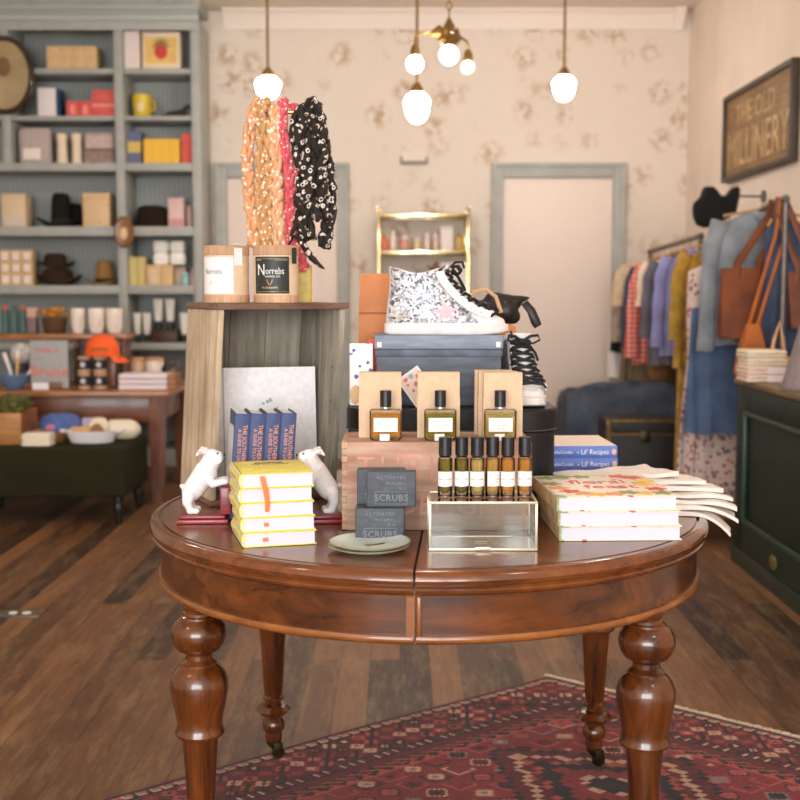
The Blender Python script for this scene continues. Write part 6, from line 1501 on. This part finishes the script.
garment('white_slip','white slip hanging behind the black garment by the door frame','dress',8.21,gx(610,360,8.21),.1,zof(290,8.21),zof(378,8.21),whitec,None,.0,5,.010,.03,.08,None,15)
garment('dark_denim_shirt','blue denim shirt hanging at the near end behind the steel post','shirt',5.50,.06,.24,zof(222,5.5),zof(372,5.5),navy_d,None,.0,5,.010,.04,.04,None,21)
# black sleeveless top on a wall peg
t = thing('camisole', 'black sleeveless top with two wide straps displayed above the clothes rails', 'top', (0,0,0), 0)
YT = 6.55; pts = [(703.5,187.5),(700,197),(694,202.5),(692.5,209),(693.5,218),(697,225.5),(704,228.3),(711,226.5),(719,223),(727,219),(735,214),(737,206),(739,196),(739.5,189),(737.5,186),(733.5,187),(729,194),(724,196.5),(719.5,195.5),(715.5,189.5),(712,186.5),(707,186.2)]
w = [P(a,b_,YT) for a, b_ in pts]; o0 = sum(w,Vector())/len(w); t.location = o0
MB().loft([[((v.x-o0.x)*k,y,(v.z-o0.z)*k) for v in w] for k, y in ((.86,-.045),(.97,-.03),(1,0),(.97,.03),(.86,.045))]).build('cloth', pm('matte_black_cloth',(16,15,15),.95), t, 50)
MB().tube([(.07,.03,.035),(.07,.10,.045),(XR-o0.x-.02,.12,.045)],.006,8).cyl(.035,0,.012,20,XF((XR-o0.x-.014,.12,.045),(0,PI/2,0))).build('wall_peg', steel, t)
# totes
saddle = pm('saddle_leather', (120,64,30), .6, spec=.25, var=.2, vscale=7, bump=.08, bscale=40); saddle2 = pm('saddle_dark',(110,58,28),.55,var=.2,vscale=7); cognac = pm('cognac_suede', (178,100,40), .75, var=.12, vscale=10)
def tote(label, y, pl, pr, ptop, pbot, m, rz, skew=0., strap_px=None, d=.06):
    x0 = xof(pl,ptop,y); x1 = xof(pr,ptop,y); zt = zof(ptop,y); zb = zof(pbot,y); w = (x1-x0)/2; xc = (x0+x1)/2
    zrr = rz_at(y); t = thing('leather_tote', label, 'bag', (xc,y,zb), rz, 'brown leather totes'); H = zt-zb; rings = []
    for s in (0,.03,.3,.7,1.0):
        k = .88+.12*s; dd = d*(1-.75*s); rings.append([(w*k*a+skew*(1-s),dd*b_,H*s-(.02*a if s == 0 else 0)) for a, b_ in ((-1,-1),(-.3,-1.15),(.3,-1.15),(1,-1),(1,1),(.3,1.1),(-.3,1.1),(-1,1))])
    MB().loft(rings).build('body', m, t, 30)
    MB().box(-w*.98,w*.98,-d*.27-.003,-d*.27,H-.03,H-.026).build('top_stitching', saddle2, t)
    dx = (rx_at(y)-xc)
    for yy in (-.022,.022):
        sm = [(-w*.45,yy,H-.07),(-w*.42,yy,H+.02),(dx-.045+.02,yy,zrr-zb-.06),(dx-.012,yy*.3,zrr-zb+.014),(dx+.012,yy*.3,zrr-zb+.014),(dx+.04,yy,zrr-zb-.06),(w*.40,yy,H+.02),(w*.43,yy,H-.07)]
        MB().tube(sm, .015, 8, flat=.22, up=(0,1,0) if False else None).build('strap', m, t)
    return t
tote('large saddle brown leather tote on the near rail, in front of the denim jacket', 5.56, 722, 775, 268, 340, saddle, -.05, -.02)
tote('second brown leather tote, right of the steel post', 5.47, 786, 822, 272, 330, saddle2, .05, .0)
t = thing('cognac_bucket_bag', 'orange cognac suede bucket bag on a long strap below the tote', 'bag', (xof(751,376,5.44),5.44,zof(376,5.44)), 0)
H = zof(324,5.44)-zof(376,5.44)
MB().loft([[(x*w_,y*dd,H*s) for x, y in ((-1,-1),(0,-1.2),(1,-1),(1,1),(0,1.2),(-1,1))] for w_, dd, s in ((.062,.05,0),(.068,.055,.08),(.05,.04,.6),(.028,.015,1))]).build('body', cognac, t, 25)
zl = rz_at(5.44)-zof(376,5.44); dx = rx_at(5.44)-xof(751,376,5.44)
MB().tube([(-.018,0,H-.01),(dx-.03,0,zl*.8),(dx-.008,0,zl+.017),(dx+.010,0,zl+.017),(dx+.015,0,zl*.8),(.022,0,H-.01)],.008,8,flat=.25).build('strap', cognac, t)
# counter
grn = pm('bottle_green_paint', (26,44,36), .5, spec=.3, var=.18, vscale=6); grn2 = pm('bottle_green_panel', (22,36,29), .5, spec=.3, var=.15, vscale=6)
KX, KY0, KY1, KZ = 1.522, 3.2, 5.255, .835
CN = thing('shop_counter', 'dark green panelled shop counter along the right wall', 'counter', (KX,KY1,0), 0)
dp = XR-KX-.004
MB().box(.012,dp,KY0-KY1,-.012,.0,KZ-.026,.003).build('carcass', grn, CN)
MB().box(-.012,dp,KY0-KY1,.012,KZ-.0255,KZ,.005).build('counter_top', wood('counter_wood',(96,74,44),(150,122,80),.45,'Y',4), CN)
# frame and panels on the long face
st = MB(); st.box(0,.0115,-.13,-.0125,0,KZ-.0265,.002); st.box(0,.0115,KY0-KY1,-.1305,KZ-.135,KZ-.0265,.002); st.box(0,.0115,KY0-KY1,-.1305,0,.20,.002); st.box(0,.0115,-1.42,-1.30,.2005,KZ-.1355,.002)
st.build('stile_frame', grn, CN)
md = MB()
for a, b_ in ((-1.30,-.1305),): 
    md.box(-.008,.0115,b_-.022,b_,.2005,KZ-.1355,.004).box(-.008,.0115,a,a+.022,.2005,KZ-.1355,.004).box(-.008,.0115,a+.0225,b_-.0225,.2005,.2225,.004).box(-.008,.0115,a+.0225,b_-.0225,KZ-.1575,KZ-.1355,.004)
md.build('panel_moulding', pm('green_moulding',(46,70,56),.4,var=.2,vscale=9), CN)
MB().box(-.009,-.0002,-.62,-.56,.10,.15,.004).ell((-.004,-.59,.125),(.006,.05,.03),12,8).build('worn_patch', pm('worn_brass',(120,112,66),.5,.4), CN)
MB().box(-.008,.002,KY0-KY1,0,.0,.07,.003).build('plinth', wood('plinth_green',(36,48,40),(46,60,50),.5,'Y'), CN)
ZK = KZ+.0008; YK = 4.98
for i in range(4):
    x0 = xof(747,384,YK); x1 = xof(786,384,YK); w = x1-x0
    t = thing('folded_towel', ('lowest','second','third','topmost')[i]+' folded cream towel of the stack on the counter', 'towel', ((x0+x1)/2,YK,ZK+i*.0345), [.0,.03,-.03,.02][i], 'towels on the counter')
    m_ = pm('towel_%d' % (i//2), ((232,208,190),(236,222,196))[i//2], .95, var=.08, vscale=30)
    mb = MB()
    for k in range(2): mb.box(-w/2,w/2,0,.17,k*.017,k*.017+.0165,.007,seg=3)
    mb.build('folds', m_, t)
    if i < 2: MB().box(w*.02,w*.49,-.003,-.0002,.002,.032).build('white_band', whitec, t)
    else: MB().tube([(-w/2,-.001,.012),(w/2,-.001,.012)],.0035,6).tube([(-w/2,-.001,.025),(w/2,-.001,.025)],.0035,6).build('ribbing', m_, t)
t = thing('loop_handle_bag', 'straw-coloured bag with pale loop handles leaning on the counter end', 'bag', (xof(778,352,5.17),5.17,ZK), 0)
MB().box(-.05,.05,-.03,.03,0,.10,.01).build('body', pm('straw_bag',(206,178,138),.9), t)
hz = zof(322,5.17)-ZK; MB().tube([(-.035,-.01,.09),(-.022,-.01,hz*.7),(0,-.01,hz),(.016,-.01,hz*.7),(.028,-.01,.09)],.007,8).tube([(-.028,.01,.09),(-.012,.01,hz*.7),(.006,.01,hz),(.024,.01,hz*.7),(.036,.01,.09)],.007,8).build('handles', pm('blond_leather',(210,168,126),.6), t)
t = thing('grey_linen_shade', 'grey sloping linen lampshade at the counter edge, cut by the frame', 'lampshade', (xof(812,384,4.62),4.62,ZK), 0)
MB().lathe([(.118,0),(.120,.004),(.045,zof(318,4.62)-ZK),(.043,zof(318,4.62)-ZK)],32).build('shade', pm('grey_linen_shade_cloth',(136,124,124),.9,var=.08,vscale=60), t); MB().lathe([(.1195,.0),(.1215,.001),(.1205,.010),(.117,.010)],32).build('hem', pm('grey_hem',(120,108,108),.9), t)
# trunk and denim covered chest by the rails
t = thing('old_trunk', 'dark old trunk with worn brass edges under the far clothes rail', 'trunk', (1.425,6.74,0), 0)
w, d, h = .42, .36, .478
MB().box(-w/2,w/2,0,d,.0,h-.085,.006).build('body', pm('trunk_black',(36,36,36),.6,var=.2,vscale=14), t); MB().box(-w/2,w/2,0,d,h-.083,h,.008).build('lid', pm('trunk_black',(36,36,36),.6,var=.2,vscale=14), t)
bm_ = MB()
for sx in (-1,1): bm_.box(sx*w/2-.014,sx*w/2+.004 if sx > 0 else sx*w/2+.014,-.005,.012,.0,h+.003,.003)
bm_.box(-w/2,w/2,-.005,.010,h-.014,h+.003,.003).box(-w/2,w/2,-.005,.006,h-.09,h-.078,.002); bm_.build('brass_edging', pm('old_brass_edge',(120,92,50),.5,.5,var=.3,vscale=30), t)
MB().box(-.03,.03,-.012,0,h-.13,h-.06,.004).build('latch', brass_d, t)
t = thing('draped_chest', 'low chest draped with dark blue denim behind the trunk', 'chest', (1.42,7.55,0), 0)
nx, ny = 40, 24; mb = MB(); vs = []
for i in range(nx+1):
    for j in range(ny+1):
        u = i/nx*2-1; v = j/ny*2-1; du = max(0,abs(u)-.72)/.28; dv = max(0,abs(v)-.72)/.28; d_ = max(du,dv)
        x = math.copysign(min(abs(u)/.72,1)*.36+.035*math.sin(min(d_,1)*PI/2), u); y = math.copysign(min(abs(v)/.72,1)*.24+.03*math.sin(min(d_,1)*PI/2), v)
        z = .60-.06*(abs(u))**2-.5*d_**1.1+.022*math.sin(u*6+v*3)+.014*math.sin(v*9-u*4)+.09*max(0,u)*.6
        vs.append((x+.010*math.sin(z*20+v*8)*d_, y+.012*math.sin(u*14)*d_, z))
mb.add(vs, [(i*(ny+1)+j,(i+1)*(ny+1)+j,(i+1)*(ny+1)+j+1,i*(ny+1)+j+1) for i in range(nx) for j in range(ny)])
o = mb.build('denim_cover', pm('dark_denim',(84,94,108),.9,var=.25,vscale=7,rgb2=(52,60,74)), t, 80); sd_ = o.modifiers.new('thickness','SOLIDIFY'); sd_.thickness = .008
MB().box(-.33,.33,-.21,.21,0,.50,.01).build('chest', pm('chest_brown',(70,52,38),.6), t)
wk = stripes('wicker',(108,72,38),(164,118,68),40,'Z',.8)
t = thing('wicker_basket', 'small brown wicker basket on top of the denim-draped chest', 'basket', (1.70,7.62,.652), 0)
MB().lathe([(.06,0),(.07,.004),(.085,.10),(.078,.10),(.062,.01)],24).build('basket', wk, t)
t = thing('floor_outlet', 'small floor outlet plate with two white sockets in the floorboards at far left', 'outlet', G(20,614,0), 0)
MB().box(-.085,.085,-.045,.045,0,.004,.001).build('plate', pm('outlet_metal',(120,112,100),.4,.6), t)
for sx in (-.026,.026): MB().cyl(.017,.0042,.0065,20,XF((sx,0,0)),bev=.0006).build('socket', pm('socket_white',(238,236,230),.4), t)
# low bench of shoes under the near rail
t = thing('low_shoe_shelf', 'low tan wooden shelf on the floor under the near clothes rail', 'shelf', (1.52,5.62,0), 0)
MB().box(-.2,.38,0,.30,.12,.15,.004).build('board', wood('shelf_tan',(130,96,58),(182,142,94),.5,'X'), t)
for sx in (-.18,.34): MB().box(sx,sx+.03,.02,.28,0,.1195,.003).build('foot', wood('shelf_tan',(130,96,58),(182,142,94),.5,'X'), t)
for i in range(2):
    t = thing('white_shoe', ('left','right')[i]+' white canvas shoe on the low shelf under the clothes', 'shoe', (1.43+i*.11,5.77,.1506), PI/2+.1, 'white shoes under the rail')
    MB().loft([[(x-.13,y,z) for x, y in foot(0,.26,.030,.042)] for z in (.0,.018)]).build('sole', sole_m, t); MB().loft([[(x-.13,y,z) for x, y in foot(b_,f_,.03*k,.04*k)] for z, b_, f_, k in ((.0182,.003,.257,.97),(.045,.004,.235,.9),(.07,.006,.15,.85),(.085,.01,.12,.8))]).build('upper', pm('white_canvas',(222,216,212),.8), t)

# ------------------------------------------------------------------ daylight and camera
def area(name, loc, rot, sx, sy, power, col):
    l = bpy.data.lights.new(name, 'AREA'); l.shape = 'RECTANGLE'; l.size = sx; l.size_y = sy; l.energy = power; l.color = col
    o = bpy.data.objects.new(name, l); COL.objects.link(o); o.location = loc; o.rotation_euler = rot; return o
DAY = (.93, .97, 1.0)
for i, (a, b_) in enumerate(((-3.0,-1.05),(-.85,.55),(.75,1.85))):
    area('daylight_front_%d' % i, ((a+b_)/2,YF-.12,1.7), (PI/2,0,PI), b_-a, 2.4, 118*(b_-a)/1.4, DAY)
    bpy.data.objects['daylight_front_%d' % i].rotation_euler = (PI/2,0,0)
for i, (a, b_) in enumerate(()):
    area('daylight_side_%d' % i, (XL-.12,(a+b_)/2,1.7), (0,-PI/2,0), 2.3, b_-a, 120, DAY)
# warm bulbs inside the lamps
w_ = bpy.data.worlds.new('sky'); bpy.context.scene.world = w_; w_.use_nodes = True
w_.node_tree.nodes['Background'].inputs[0].default_value = (.85,.92,1,1); w_.node_tree.nodes['Background'].inputs[1].default_value = 1.0
cam = bpy.data.cameras.new('camera'); co = bpy.data.objects.new('camera', cam); COL.objects.link(co)
co.location = (0,0,CZ); co.rotation_euler = (PI/2-TH,0,0); cam.sensor_fit = 'HORIZONTAL'; cam.sensor_width = 24; cam.lens = F/800*24
cam.clip_start = .05; cam.dof.use_dof = True; cam.dof.focus_distance = 2.33; cam.dof.aperture_fstop = 2.9
sc = bpy.context.scene; sc.camera = co
sc.view_settings.view_transform = 'Standard'; sc.view_settings.look = 'None'; sc.view_settings.gamma = 1; sc.view_settings.use_curve_mapping = False
sc.view_settings.exposure = 0.42
sc.cycles.max_bounces = 12; sc.cycles.transparent_max_bounces = 16; sc.cycles.transmission_bounces = 10; sc.cycles.diffuse_bounces = 5
sc.cycles.sample_clamp_indirect = 4.0
